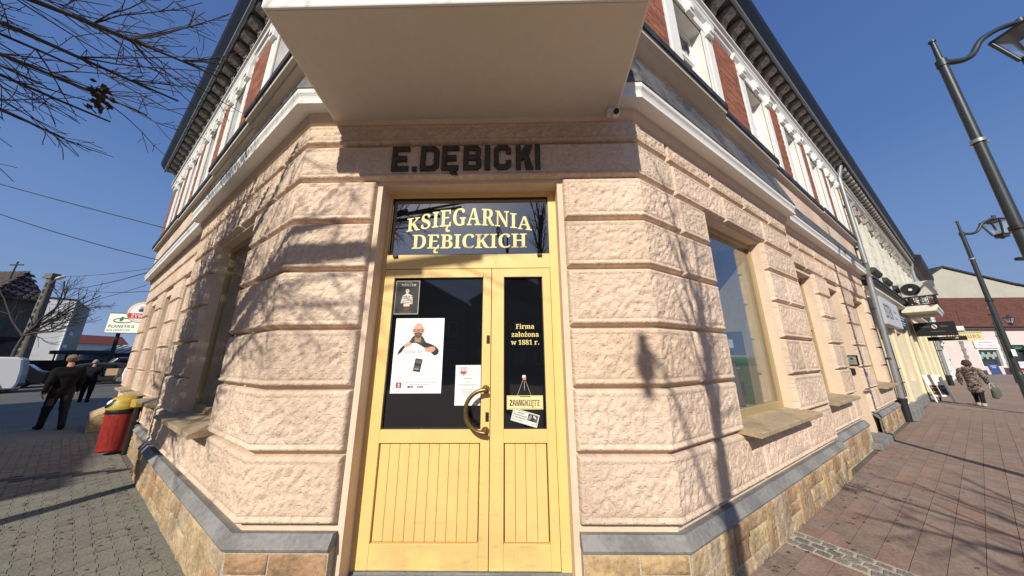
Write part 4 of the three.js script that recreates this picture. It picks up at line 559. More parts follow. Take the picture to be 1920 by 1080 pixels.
{ // balcony with railing, air conditioner, awning
  const B = (u0, u1, y0, y1, d0, d1, r = 0) => fbox(Rw(u0), Rw(u1), y0, y1, d0, d1, r);
  const rail = (t, u0, u1, d1, y, mat) => { const g = []; const loop = (a, b) => { const n = Math.round(a.distanceTo(b) / .16); for (let i = 0; i <= n; i++) { const p = a.clone().lerp(b, i / n); g.push(rod(p, p.clone().setY(y + .85), .009, .009, 5)); if (i < n) { const m = a.clone().lerp(b, (i + .5) / n), dir = b.clone().sub(a).normalize(); for (const [yy, r] of [[y + .22, .055], [y + .45, .07], [y + .66, .05]]) { const pts = []; for (let k = 0; k <= 9; k++) { const an = k / 9 * 5.4; pts.push(m.clone().addScaledVector(dir, Math.cos(an) * r * (1 - k * .05)).setY(yy + Math.sin(an) * r * (1 - k * .05))); } g.push(tube(pts, .011, 14, 4)); } } } g.push(rod(a.clone().setY(y + .86), b.clone().setY(y + .86), .02), rod(a.clone().setY(y + .06), b.clone().setY(y + .06), .014)); }; loop(PX(u0, y, 0), PX(u0, y, d1)); loop(PX(u0, y, d1), PX(u1, y, d1)); loop(PX(u1, y, 0), PX(u1, y, d1)); return part(t, 'railing', g, mat); };
  const b1 = PX(18.3, 3.3, 0), t = thing('balcony', 'small cream balcony with black scrolled railing under the air conditioner', 'balcony', [b1.x, 3.3, b1.z]);
  part(t, 'slab', mould([[-.05, 3.42], [.78, 3.42], [.81, 3.5], [.85, 3.55], [.85, 3.66], [-.05, 3.68]], Rw(17.9), Rw(21.4)), M.offwhite); part(t, 'flashing', B(17.88, 21.42, 3.682, 3.71, -.02, .87), M.sheet); rail(t, 17.95, 21.35, .81, 3.71, M.black);
  const a = PX(17.6, 4.2, .6), ac = thing('air_conditioner', 'beige outdoor air conditioner unit hung before the small balcony', 'air conditioner', [a.x, 4.0, a.z]); const m = faceU(17.75, 4.3, .52);
  const bx = new RoundedBoxGeometry(.84, .58, .32, 2, .02); bx.applyMatrix4(m); part(ac, 'casing', bx, std([.50, .49, .43], .6)); const fan = new THREE.TorusGeometry(.235, .012, 8, 40); const f2 = []; for (let i = 0; i < 9; i++) { const q = new THREE.TorusGeometry(.04 + i * .023, .004, 5, 30); q.translate(0, 0, .006); f2.push(q); } const disc = new THREE.CircleGeometry(.235, 40); const mk = g => { g.translate(-.16, 0, .163); g.applyMatrix4(m); return g; }; part(ac, 'fan_recess', mk(disc), M.dark); part(ac, 'fan_grille', [fan, ...f2].map(mk), M.anthracite); const hub = new THREE.CylinderGeometry(.05, .05, .02, 20); hub.rotateX(PI / 2); part(ac, 'fan_hub', mk(hub), M.white); part(ac, 'bracket', [rod(PX(17.75, 4.0, 0), PX(17.75, 4.0, .95), .02), rod(PX(17.75, 3.72, 0), PX(17.75, 4.0, .7), .014)], M.anthracite);
  const w = PX(20, 2.4, .6), aw = thing('projecting_sign', 'black box sign with round white emblem standing out under the balcony', 'shop sign', [w.x, 2.4, w.z]);
  const g = board(1.02, .56, .5); g.applyMatrix4(faceU(19.8, 2.8, .53)); part(aw, 'box', g, printMat(768, 320, (x, W_, H) => { x.fillStyle = '#0d0c0e'; x.fillRect(0, 0, W_, H); x.fillStyle = '#d9d2d4'; x.beginPath(); x.arc(392, 108, 52, 0, 7); x.fill(); x.fillStyle = '#0d0c0e'; x.beginPath(); x.ellipse(392, 108, 16, 50, -.6, 0, 7); x.fill(); x.fillStyle = '#8d8a8c'; x.font = 'italic 44px serif'; x.fillText('Pracownia', 110, 122, 200); x.fillText('Piękna', 490, 122, 150); scrib(x, 230, 216, 420, 1, 10, '#6f6c6e', 14); }));
  const g2 = board(.95, .16, .4); g2.applyMatrix4(faceU(20.3, 2.4, .72)); part(aw, 'valance', g2, printMat(640, 96, (x, W_, H) => { x.fillStyle = '#121114'; x.fillRect(0, 0, W_, H); scrib(x, 130, 20, 480, 1, 10, '#c9c6c8', 34); }));
}
{ // white house with the red panel
  const U0 = 29.22, U1 = 38.5, B = (u0, u1, y0, y1, d0, d1, r = 0) => fbox(Rw(u0), Rw(u1), y0, y1, d0, d1, r), base = PX(33, 0, 0);
  const h = thing('white_building', 'narrow white stuccoed house with one red panel and heavy black eaves', 'building', [base.x, 0, base.z]);
  const w2 = [30.6, 33.2, 35.8].map(u => [u, u + 1.1, 4.2, 6.4]), ops = [[30.2, 31.7, .1, 2.5], [33, 34.8, .7, 2.5], [36, 37.5, .1, 2.5]];
  part(h, 'wall', [wallSheet(Rw(U0), Rw(U1), 0, 7.7, .0, [...w2, ...ops].map(toR)), ...[...w2, ...ops].map(o => reveal(...toR(o), 0, -.25)), quad(PX(U1, 0, 0).toArray(), PX(U1, 0, -8).toArray(), PX(U1, 7.7, -8).toArray(), PX(U1, 7.7, 0).toArray())], M.white);
  for (const o of [...w2, ...ops]) { const w = part(h, 'window', [B(o[0] - .18, o[0], o[2], o[3] + .15, 0, .06), B(o[1], o[1] + .18, o[2], o[3] + .15, 0, .06), B(o[0] - .25, o[1] + .25, o[3] + .15, o[3] + .33, 0, .12)], M.white); part(w, 'pane', B(o[0], o[1], o[2], o[3], -.22, -.21), M.glassFar); }
  part(h, 'red_panel', B(29.75, 30.3, 4.2, 6.4, -.0, .03), M.bricky);
  for (let r = 0; r < 9; r++) for (const [a, e] of [[29.3, 30.1], [31.9, 32.9], [34.9, 35.9], [37.6, 38.4]]) part(h, 'rustic_band', B(a, e, .3 + r * .34, .58 + r * .34, -.01, .07, .02), M.white);
  const orn = []; for (let u = 29.5; u < U1; u += .22) { const s = new THREE.IcosahedronGeometry(.07, 1); s.translate(0, 7.0 + (Math.floor(u * 5) % 2) * .14, .02); orn.push(onWall(s, Rw(u))); } part(h, 'ornament_band', orn, M.ornament, 'stuff');
  part(h, 'eaves', mould([[-.02, 7.3], [.3, 7.35], [.55, 7.6], [.6, 7.75], [.62, 8.0], [-1, 8.6]], Rw(U0 + .02), Rw(U1 + .6)), M.roof);
  const b = PX(32, 3.2, .5), t = thing('balcony', 'second balcony with rust red mesh railing on the white house', 'balcony', [b.x, 3.2, b.z]);
  part(t, 'slab', mould([[-.05, 3.2], [1.1, 3.2], [1.15, 3.3], [1.15, 3.46], [-.05, 3.5]], Rw(30.4), Rw(33.6)), M.white);
  const g = []; const seg = (a, e, n) => { for (let i = 0; i <= n; i++) { const p = a.clone().lerp(e, i / n); g.push(rod(p, p.clone().setY(4.4), .012, .012, 5)); } for (const y of [3.5, 3.72, 3.95, 4.2, 4.42]) g.push(rod(a.clone().setY(y), e.clone().setY(y), .014, .014, 5)); }; seg(PX(30.5, 3.5, 0), PX(30.5, 3.5, 1.1), 9); seg(PX(30.5, 3.5, 1.1), PX(33.5, 3.5, 1.1), 24); part(t, 'railing', g, std([.12, .05, .045], .6));
  const s = board(1.3, .52, .12); s.applyMatrix4(faceU(29.9, 2.8, 1.0)); single('projecting_sign', 'cream sign with violet and orange lettering standing out beyond the black sign', 'shop sign', s, printMat(512, 170, (x, W_, H) => { x.fillStyle = '#d6d0a4'; x.fillRect(0, 0, W_, H); x.fillStyle = '#8a9a2c'; x.fillRect(0, 12, W_, 14); x.font = 'bold 92px sans-serif'; x.fillStyle = '#8a2c5a'; x.fillText('AUTO', 30, 118, 230); x.fillStyle = '#c07a3a'; x.fillText('KURS', 262, 118, 220); }));
}
{ // pink house across the end, grey gable behind it
  const h = thing('pink_house', 'low pink shop house with red tiled roof closing the right street', 'building', [52, 0, -30]);
  const z = -26.6, x0 = 41.2, x1 = 66, wins = [[44.0, 46.1, .62, 2.35], [46.85, 48.5, .06, 2.7], [52, 54, .6, 2.4], [57, 59, .6, 2.4]];
  const xs = [x0, x1, ...wins.flatMap(w => [w[0], w[1]])].sort((a, b) => a - b), ys = [0, .06, .6, .62, 2.35, 2.4, 2.7, 4.35], wall = []; for (let i = 0; i < xs.length - 1; i++) for (let j = 0; j < ys.length - 1; j++) { const cx = (xs[i] + xs[i + 1]) / 2, c = (ys[j] + ys[j + 1]) / 2; if (!wins.some(w => cx > w[0] && cx < w[1] && c > w[2] && c < w[3])) wall.push(box(xs[i], xs[i + 1], ys[j], ys[j + 1], z - .3, z)); }
  part(h, 'wall', [...wall, box(x0, x0 + .3, 0, 4.35, z - 8, z - .3), box(x1 - .3, x1, 0, 4.35, z - 8, z - .3)], surf({ c: [.70, .575, .545], c2: [.6, .49, .465], m: 3, n: 256, f: 5, bump: .001, seed: 95 }));
  for (const w of wins) { const f = part(h, w[2] > .3 ? 'shop_window' : 'shop_door', [box(w[0], w[0] + .1, w[2], w[3], z - .2, z + .03), box(w[1] - .1, w[1], w[2], w[3], z - .2, z + .03), box(w[0] + .1, w[1] - .1, w[3] - .1, w[3], z - .19, z + .028), box(w[0] + .1, w[1] - .1, w[2], w[2] + .1, z - .19, z + .028)], w[2] > .3 ? M.white : M.dark); part(f, 'pane', box(w[0], w[1], w[2], w[3], z - .15, z - .14), M.glassFar); if (w[2] > .3 && w[0] < 45) { const g = []; for (let i = 0; i < 6; i++) { const q = new THREE.SphereGeometry(.17, 8, 6); q.scale(1, 1.5, .3); q.translate(w[0] + .35 + i * .27, 1.6 + (i % 2) * .2, z - .1); g.push(q); } part(f, 'garments', g, surf({ c: [.35, .45, .42], c2: [.18, .22, .2], m: .5, n: 64, seed: 96 })); } }
  for (const x of [42.6, 46.3, 50.1]) for (let k = 0; k < 12; k++) part(h, 'quoin', box(x + (k % 2 ? .05 : 0), x + (k % 2 ? .32 : .42), .15 + k * .33, .44 + k * .33, z - .01, z + .04, .01), M.capstone);
  part(h, 'eaves', [box(x0 - .2, x1 + .2, 4.2, 4.4, z - .1, z + .28), box(x0 - .2, x1 + .2, 4.4, 4.5, z - .1, z + .42)], std([.10, .06, .06]));
  const tiles = surf({ c: [.15, .06, .045], c2: [.09, .038, .03], m: 1.6, n: 256, f: 6, f2: 60, contrast: 1.4, seed: 97 }), roof = []; for (let r = 0; r < 20; r++) { const a = r / 20, b = (r + 1) / 20, y = 4.5 + 3.7 * a, zz = z + .45 - 5.2 * a; const xe = x1 - .1; roof.push(box(x0 - .3, xe, y - .03, y + 3.7 / 20 + .02, zz - 5.2 / 20 - .06, zz)); } part(h, 'roof', roof, tiles);
  const sg = board(2.2, .66, .06); sg.translate(44.95, 2.78, z + .1); single('shop_sign', 'white sign with purple lettering over the pink house shop window', 'shop sign', sg, printMat(640, 190, (x, w, hh) => { x.fillStyle = '#f3eef0'; x.fillRect(0, 0, w, hh); scrib(x, 40, 26, 560, 1, 10, '#7a5a78', 30); x.fillStyle = '#8a1f55'; x.font = 'bold 84px serif'; x.textAlign = 'center'; x.fillText('Bluzy z Jeansu', w / 2, 150, 470); }));
  const gs = board(1.5, .42, .06); gs.translate(47.7, 2.42, z + .1); single('shop_sign', 'green lit-looking sign above the dark pink house door', 'shop sign', gs, printMat(320, 90, (x, w, hh) => { x.fillStyle = '#10201c'; x.fillRect(0, 0, w, hh); scrib(x, 70, 24, 190, 2, 26, '#3f9a7c', 16); }));
  const stand = (name, label, x, w, hh, draw, zz = z + .9) => { const g = board(w, hh, .05); g.rotateX(-.12); g.translate(x, hh / 2 + .05, zz); single(name, label, 'board', g, printMat(256, Math.round(256 * hh / w), draw)); };
  stand('advertising_board', 'white advertising board with food photo before the pink house', 46.3, 1.3, 1.1, (x, w, hh) => { x.fillStyle = '#ece6ee'; x.fillRect(0, 0, w, hh); scrib(x, 30, 20, 190, 3, 24, '#7c6aa8', 12); x.fillStyle = '#6b2a35'; x.fillRect(10, 110, w - 20, 80); x.fillStyle = '#c98a3a'; for (let i = 0; i < 9; i++) { x.beginPath(); x.arc(30 + i * 25, 150 + (i % 3) * 12, 13, 0, 7); x.fill(); } x.fillStyle = '#d9c93a'; x.fillRect(0, hh - 22, w, 22); });
  stand('advertising_board', 'black chalk board standing in front of the pink house door', 48.3, 1.2, 1.2, (x, w, hh) => { x.fillStyle = '#121412'; x.fillRect(0, 0, w, hh); scrib(x, 40, 30, 170, 1, 24, '#7f8a80', 14); scrib(x, 60, 110, 130, 1, 24, '#8a948a', 10); });
  stand('advertising_board', 'blue advertising board beside the pink house window, behind the walking woman', 43.6, .9, .9, (x, w, hh) => { x.fillStyle = '#2d4a78'; x.fillRect(0, 0, w, hh); scrib(x, 50, 40, 150, 2, 40, '#cfd8ea', 16); });
  const gb = thing('grey_building', 'tall pale grey gable wall with dark roof behind the pink house', 'building', [58, 0, -38]);
  const wallG = extr([[51.6, 0], [80, 0], [80, 6], [63.2, 10.3], [54.7, 12.75], [53.2, 11.9], [53.2, 12.3], [51.6, 12.5]], 9); wallG.translate(0, 0, -43); part(gb, 'gable_wall', metreUV(wallG), surf({ c: [.46, .435, .36], c2: [.39, .37, .31], m: 6, n: 256, f: 5, f2: 40, bump: .001, seed: 98 }));
  const slope = (a, b) => { const L = Math.hypot(b[0] - a[0], b[1] - a[1]), g = box(0, L, 0, .18, -43.2, -33.8); g.rotateZ(Math.atan2(b[1] - a[1], b[0] - a[0])); g.translate(a[0], a[1], 0); return g; }; part(gb, 'roof', [slope([53.2, 11.95], [54.75, 12.78]), slope([54.7, 12.8], [63.3, 10.32]), slope([63.2, 10.4], [80, 6.05])], M.sheet);
  part(gb, 'chimney', [box(58.2, 59.8, 11, 12.3, -38, -36.9, .02), box(51.3, 52.6, 12.4, 13.0, -36, -35, .02)], M.offwhite); part(gb, 'aerial', [rod([52, 13, -35.5], [52, 14.4, -35.5], .03), rod([51.6, 14, -35.5], [52.4, 14, -35.5], .02)], M.anthracite);
}
M.lampPane = new THREE.MeshPhysicalMaterial({ color: 0xffffff, roughness: .12, transmission: .9, thickness: 0, ior: 1.45 });
{ // A-board and lamp posts
  const a = thing('pavement_sign', 'white framed A-board with food photos on the pavement by the cream house', 'A-board', [15.8, 0, -9.4]);
  const m = new THREE.Matrix4().makeRotationY(R(-8)).setPosition(15.78, 0, -9.42); const mk = (g, lean) => { g.translate(0, 0, 0); g.rotateX(lean); g.applyMatrix4(m); return g; };
  const bars = (z, s) => [box(-.29, -.25, 0, .98, z, z + .03), box(.25, .29, 0, .98, z, z + .03), box(-.25, .25, .94, .98, z, z + .03), box(-.25, .25, .2, .24, z, z + .03)].map(g => { g.translate(0, -.98, 0); g.rotateX(s); g.translate(0, .97, 0); g.applyMatrix4(m); return g; });
  part(a, 'frame', bars(0, -.2), M.white); part(a, 'frame', bars(-.03, .2), std([.05, .05, .05]));
  const pn = board(.5, .7, .012); pn.translate(0, -.38, .012); pn.rotateX(-.2); pn.translate(0, .97, 0); pn.applyMatrix4(m); part(a, 'panel', pn, printMat(360, 504, (x, w, h) => { x.fillStyle = '#e9e6cf'; x.fillRect(0, 0, w, h); scrib(x, 70, 60, 220, 3, 44, '#a9a48c', 10); x.fillStyle = '#4a3226'; x.fillRect(8, 250, 168, 246); x.fillStyle = '#2c3036'; x.fillRect(186, 250, 168, 246); x.fillStyle = '#d08a4c'; for (let i = 0; i < 6; i++) { x.beginPath(); x.ellipse(46 + (i % 3) * 48, 310 + Math.floor(i / 3) * 110, 20, 15, 0, 0, 7); x.fill(); } x.fillStyle = '#7f8890'; for (let i = 0; i < 7; i++) { x.beginPath(); x.ellipse(205 + i * 20, 300 + (i * 31) % 60, 12, 18, i, 0, 7); x.fill(); } }));
  const lamp = (x, z, az, label, top = 6.2, reach = 1.05, size = 1) => {
    const t = thing('street_lamp', label, 'street lamp', [x, 0, z], 'lamp posts of the right street'), A = R(az), dx = Math.sin(A), dz = Math.cos(A), pt = (r, y) => new V3(x + dx * r, y, z + dz * r);
    part(t, 'pole', [rod([x, 0, z], [x, 1.1, z], .085, .08, 14), rod([x, 1.1, z], [x, 1.2, z], .08, .062, 14), rod([x, 1.2, z], [x, top, z], .062, .048, 14), rod([x, top, z], [x, top + .12, z], .06, .06, 12), rod([x, top + .12, z], [x, top + .5, z], .034, .026, 10), rod([x, top + .5, z], [x, top + .53, z], .04, .04, 10)], M.anthracite);
    for (const y of [3.35, 4.75]) { part(t, 'clamp', [rod([x, y, z], [x, y + .05, z], .072, .072, 14), box(x + .05, x + .14, y + .005, y + .045, z - .02, z + .02)], y > 4 ? M.zinc : M.black); }
    part(t, 'bracket', box(x - .2, x - .05, 2.9, 2.94, z - .02, z + .02), M.black);
    part(t, 'arm', [tube([pt(.03, top + .06), pt(.25, top + .05), pt(.36, top + .1), pt(.55, top + .36), pt(.8, top + .5), pt(reach, top + .55)], .042 * Math.sqrt(size), 30, 8, .036 * Math.sqrt(size)), rod(pt(reach, top + .6), pt(reach, top + .42), .042, .042, 10)], M.anthracite);
    const lan = [], c = pt(reach, 0), T = .205 * size, Bm = .1 * size, y1 = top + .4, y0 = top + .4 - .5 * size; for (const [a, b] of [[1, 1], [1, -1], [-1, 1], [-1, -1]]) lan.push(rod([c.x + a * T, y1, c.z + b * T], [c.x + a * Bm, y0, c.z + b * Bm], .026 * size, .024 * size, 6)); for (const [s, y] of [[T, y1], [Bm, y0 + .02]]) for (const [a, b, a2, b2] of [[1, 1, 1, -1], [1, -1, -1, -1], [-1, -1, -1, 1], [-1, 1, 1, 1]]) lan.push(rod([c.x + a * s, y, c.z + b * s], [c.x + a2 * s, y, c.z + b2 * s], .02 * size, .02 * size, 6));
    const L = part(t, 'lantern', [...lan, box(c.x - Bm, c.x + Bm, y0 - .09, y0 + .02, c.z - Bm, c.z + Bm, .01), rod([c.x, y0 - .13, c.z], [c.x, y0 - .08, c.z], .03, .05, 8)], M.anthracite); const cap = new THREE.CylinderGeometry(.07 * size, T * 1.5, .06 * size, 4); cap.rotateY(PI / 4); cap.translate(c.x, y1 + .035, c.z); part(L, 'cap', cap, M.anthracite); { const pn = [], K = [[1, 1, 1, -1], [1, -1, -1, -1], [-1, -1, -1, 1], [-1, 1, 1, 1]]; for (const [a, b, a2, b2] of K) { const f = .96; part(L, 'lantern_pane', quad([c.x + a * Bm * f, y0 + .02, c.z + b * Bm * f], [c.x + a2 * Bm * f, y0 + .02, c.z + b2 * Bm * f], [c.x + a2 * T * f, y1, c.z + b2 * T * f], [c.x + a * T * f, y1, c.z + b * T * f]), M.lampPane); } }
    part(L, 'bulb', box(c.x - .06, c.x + .06, y0 + .03, y0 + .16, c.z - .06, c.z + .06, .01), std([.5, .48, .42], .4));
    return t; };
  lamp(6.93, -1.45, 76, 'tall lamp post at right edge of the photo with lantern cut off', 6.2);
  const l2 = lamp(15.06, -6.93, 72, 'second lamp post, its whole lantern seen against the sky', 5.6, .86);
  lamp(31.5, -17.2, 70, 'farthest small lamp post by the pink house', 3.7, .7, .75);
  lamp(-.32, 7.2, 196, 'lamp post standing behind the viewer, casting its shadow on the peach wall', 5.5, 1.04, .27);
  const st = board(.13, .2, .004); st.translate(15.02, 1.75, -6.84); single('sticker', 'white paper sheet stuck on the second lamp post', 'notice', st, printMat(64, 100, (x, w, h) => { x.fillStyle = '#e6e6e2'; x.fillRect(0, 0, w, h); scrib(x, 10, 20, 44, 5, 14, '#aaa', 4); }));
}

// ------------------------------------------------------------------ bare trees
class Limbs {
  constructor() { this.p = []; this.n = []; this.uv = []; this.i = []; }
  tube(pts, r0, r1, k) {
    const n = pts.length, base = this.p.length / 3; let ref = new V3(.31, .9, .17).normalize(); let len = 0;
    for (let a = 0; a < n; a++) {
      const t = pts[Math.min(a + 1, n - 1)].clone().sub(pts[Math.max(a - 1, 0)]).normalize(), x = new V3().crossVectors(t, ref); if (x.lengthSq() < .01) x.set(1, 0, 0); x.normalize(); const y = new V3().crossVectors(t, x), r = r0 + (r1 - r0) * a / (n - 1); if (a) len += pts[a].distanceTo(pts[a - 1]);
      for (let j = 0; j <= k; j++) { const an = j / k * 2 * PI, c = Math.cos(an), s = Math.sin(an), nx = x.x * c + y.x * s, ny = x.y * c + y.y * s, nz = x.z * c + y.z * s; this.p.push(pts[a].x + nx * r, pts[a].y + ny * r, pts[a].z + nz * r); this.n.push(nx, ny, nz); this.uv.push(j / k * .3, len); }
    }
    for (let a = 0; a < n - 1; a++) for (let j = 0; j < k; j++) { const q = base + a * (k + 1) + j; this.i.push(q, q + 1, q + k + 2, q, q + k + 2, q + k + 1); }
  }
  geo() { const g = new THREE.BufferGeometry(); g.setAttribute('position', new THREE.Float32BufferAttribute(this.p, 3)); g.setAttribute('normal', new THREE.Float32BufferAttribute(this.n, 3)); g.setAttribute('uv', new THREE.Float32BufferAttribute(this.uv, 2)); g.setIndex(this.i); return g; }
}
function grow(L, start, dir, len, r, depth, o) { // one branch and what springs from it
  const n = Math.max(4, Math.round(len / (depth > 1 ? .22 : .12))), pts = [start.clone()], d = dir.clone().normalize(); let p = start.clone();
  for (let i = 0; i < n; i++) { d.add(new V3(rr(-1, 1), rr(-1, 1) + (o.lift ?? .12), rr(-1, 1)).multiplyScalar(o.wob ?? .13)).normalize(); p = p.clone().addScaledVector(d, len / n); pts.push(p); }
  L.tube(pts, r, Math.max(r * .35, o.min ?? .0028), depth > 1 ? 7 : depth > 0 ? 5 : 3);
  if (depth <= 0) return;
  const kids = Math.round(len * (o.dens ?? 3.2) * (depth > 1 ? 1 : 1.25)) + 1;
  for (let k = 0; k < kids; k++) { const t = rr(.18, .98), a = Math.floor(t * n), q = pts[a], td = pts[Math.min(a + 1, n)].clone().sub(pts[Math.max(0, a - 1)]).normalize(); const side = new V3(rr(-1, 1), rr(-.75, 1), rr(-1, 1)).cross(td).normalize(); const nd = td.clone().multiplyScalar(rr(.6, 1.1)).addScaledVector(side, rr(.5, .95)); const l = len * rr(.28, .55) * (1.1 - t * .55); if (l < .1) continue; grow(L, q, nd, l, Math.max(r * (1 - t * .6) * .5, o.min ?? .003), depth - 1, o); }
}
function limbTo(L, a, b, sag, r, depth, o) { // a long limb led to a point
  const n = 16, pts = [], d = b.clone().sub(a); for (let i = 0; i <= n; i++) { const t = i / n; pts.push(a.clone().addScaledVector(d, t).add(new V3(Math.sin(t * 9 + r * 300) * .07, Math.sin(t * PI) * sag + Math.sin(t * 7 + a.x) * .05, Math.cos(t * 8 + r * 500) * .07))); }
  L.tube(pts, r, r > .06 ? r * .4 : .009, 8); const len = d.length();
  for (let k = 0; k < len * (o.dens ?? 3.2) * 1.3; k++) { const t = rr(.2, 1), i = Math.min(n - 1, Math.floor(t * n)), td = pts[i + 1].clone().sub(pts[i]).normalize(); const side = new V3(rr(-1, 1), rr(-1, 1), rr(-1, 1)).cross(td).normalize(); grow(L, pts[i], td.multiplyScalar(rr(.5, 1)).addScaledVector(side, rr(.4, .9)), rr(.6, 1.5) * (1.15 - t * .5), Math.max(.007, r * (1 - t) * .55), depth, o); }
}
function bareTree(label, base, trunkTop, r, limbs, o, leaves = [], group) {
  const t = thing('bare_tree', label, 'tree', base, group); const T = new Limbs(), Bv = new V3(...base), Tv = new V3(...trunkTop), pts = []; for (let i = 0; i <= 8; i++) pts.push(Bv.clone().lerp(Tv, i / 8).add(new V3(Math.sin(i * .9) * .03, 0, Math.cos(i * 1.1) * .03))); T.tube(pts, r, r * .62, 12); part(t, 'trunk', T.geo(), M.bark);
  const C = new Limbs(); for (const l of limbs) l(C, Tv); part(t, 'crown', C.geo(), M.twig);
  for (const [x, y, z] of leaves) { const g = []; for (let k = 0; k < 16; k++) { const s = new THREE.PlaneGeometry(rr(.03, .06), rr(.04, .07), 2, 2), q = s.attributes.position; for (let i = 0; i < q.count; i++) q.setZ(i, rr(-.012, .012)); s.computeVertexNormals(); s.rotateX(rr(0, 6)); s.rotateY(rr(0, 6)); s.translate(x + rr(-.07, .07), y + rr(-.1, .08), z + rr(-.07, .07)); g.push(s); } part(t, 'dry_leaves', g, std([.055, .03, .017], .9)); }
  return t;
}
{
  seed = 4242; const o = { dens: 3.4, wob: .17, lift: .07, min: .0032 };
  const o6 = { ...o, dens: 1.9 };
  const to = (x, y, z, sag, r = .05) => (C, T) => limbTo(C, T, new V3(x, y, z), sag, r, r > .06 ? 1 : 2, r > .06 ? o6 : o);
  bareTree('big bare street tree whose branches hang into the upper left sky', [-6.6, 0, 3.4], [-6.6, 3.7, 3.2], .17, [
    to(-3.5, 4.3, -.1, .3), to(-3.9, 5.0, -.15, .25, .045), to(-4.5, 4.25, -.3, .3, .05), to(-3.6, 5.6, .15, .2), to(-4.7, 4.7, -.7, .3, .045), to(-4.1, 6.2, .5, .1), to(-5.2, 4.1, -.3, .35, .04), to(-4.9, 5.6, -.4, .25, .04), to(-4.6, 4.6, .1, .3, .04), to(-4.4, 4.1, .35, .35, .04), to(-4.5, 5.3, .3, .2, .04), to(-3.4, 4.75, -.15, .25, .04),
    to(-3.2, 6.0, 3.2, .2, .06), to(-1.5, 5.7, 4.3, .3, .085), to(-1.9, 5.0, 3.6, .3, .08), to(-2.3, 4.7, 2.7, .3, .075), to(-2.9, 5.6, 2.4, .2, .085), to(-3.4, 5.0, 1.7, .25, .08), to(-3.3, 6.2, 1.6, .2, .07), to(-3.9, 5.3, 1.0, .2, .07), to(-1.2, 6.4, 5.2, .2, .07), to(-2.5, 5.3, 4.7, .2, .055), to(-3.1, 4.9, 3.7, .3, .05), to(-2.3, 6.1, 5.3, .2, .05), to(-3.5, 5.6, 4.7, .2, .05),  to(-3.6, 5.4, 2.3, .3, .05), to(-3.9, 6.9, 2.0, .1, .06), to(-4.4, 6.0, 1.4, .2, .05), to(-2.9, 6.7, 4.4, .2, .05), to(-7.5, 7.6, 3, 0, .08), to(-8.8, 7, 4.4, 0, .06), to(-6.2, 7.4, 4.6, 0, .06), to(-9.2, 5.8, 1.6, .1, .06), to(-4.6, 6.8, 3.6, .1, .06)], o,
    [[-4.35, 4.4, -.03], [-4.32, 4.25, -.03], [-5.1, 4.35, .42], [-5.2, 3.45, .28], [-5.0, 3.55, .24]]);
  seed = 991; const o2 = { dens: 6, wob: .09, lift: .3, min: .006 };
  bareTree('young upright bare tree behind the viewer shading the right wall', [.62, 0, 3.95], [.6, 5.2, 3.95], .075, [...Array(8)].map((_, k) => (C, T) => { const a = k * 2.4; grow(C, T.clone().add(new V3(0, -1.3 + k * .17, 0)), new V3(Math.cos(a) * .2, 1, Math.sin(a) * .2), rr(.7, 1.2), .026, 1, o2); }), o2);
  seed = 77; const o3 = { dens: 3.4, wob: .12, lift: .1, min: .009 };
  bareTree('spreading bare tree right of the viewer shading the red paving', [3.6, 0, 4.6], [3.6, 3.0, 4.5], .1, [...Array(10)].map((_, k) => (C, T) => { const a = k * 2.4; grow(C, T, new V3(Math.cos(a) * .9, rr(.35, .9), Math.sin(a) * .7), rr(1.2, 1.8), .04, 2, o3); }), o3);
  seed = 313; const o4 = { dens: 2.0, wob: .14, lift: .16, min: .009 };
  bareTree('small bare tree beside the dark old house on the left street', [-29.4, 0, -14.4], [-28.9, 3.1, -14.2], .1, [[1, .35, .1], [1, .9, 0], [.7, 1.2, .1], [.3, 1, 0], [1, .1, 0], [.9, .6, .2], [-.5, .8, 0], [1.2, .45, -.1]].map(([x, y, z]) => (C, T) => grow(C, T, new V3(x, y, z), rr(3.2, 4.4), .06, 2, o4)), o4);
  seed = 515; const o5 = { dens: 6, wob: .1, lift: .2, min: .006 };
  const sh = thing('bare_shrub', 'dense bare rounded shrub behind the lamp post at the right edge', 'shrub', [31.5, 0, -14.2]); const C = new Limbs(); for (let k = 0; k < 40; k++) { const a = k * 2.4; grow(C, new V3(31.5, 1.3, -14.2), new V3(Math.cos(a), rr(-.1, 1), Math.sin(a)), rr(.7, 1.15), .014, 1, o5); } C.tube([new V3(31.5, 0, -14.2), new V3(31.5, .7, -14.2), new V3(31.5, 1.4, -14.2)], .05, .04, 7); part(sh, 'branches', C.geo(), M.twig);
  seed = 12;
}

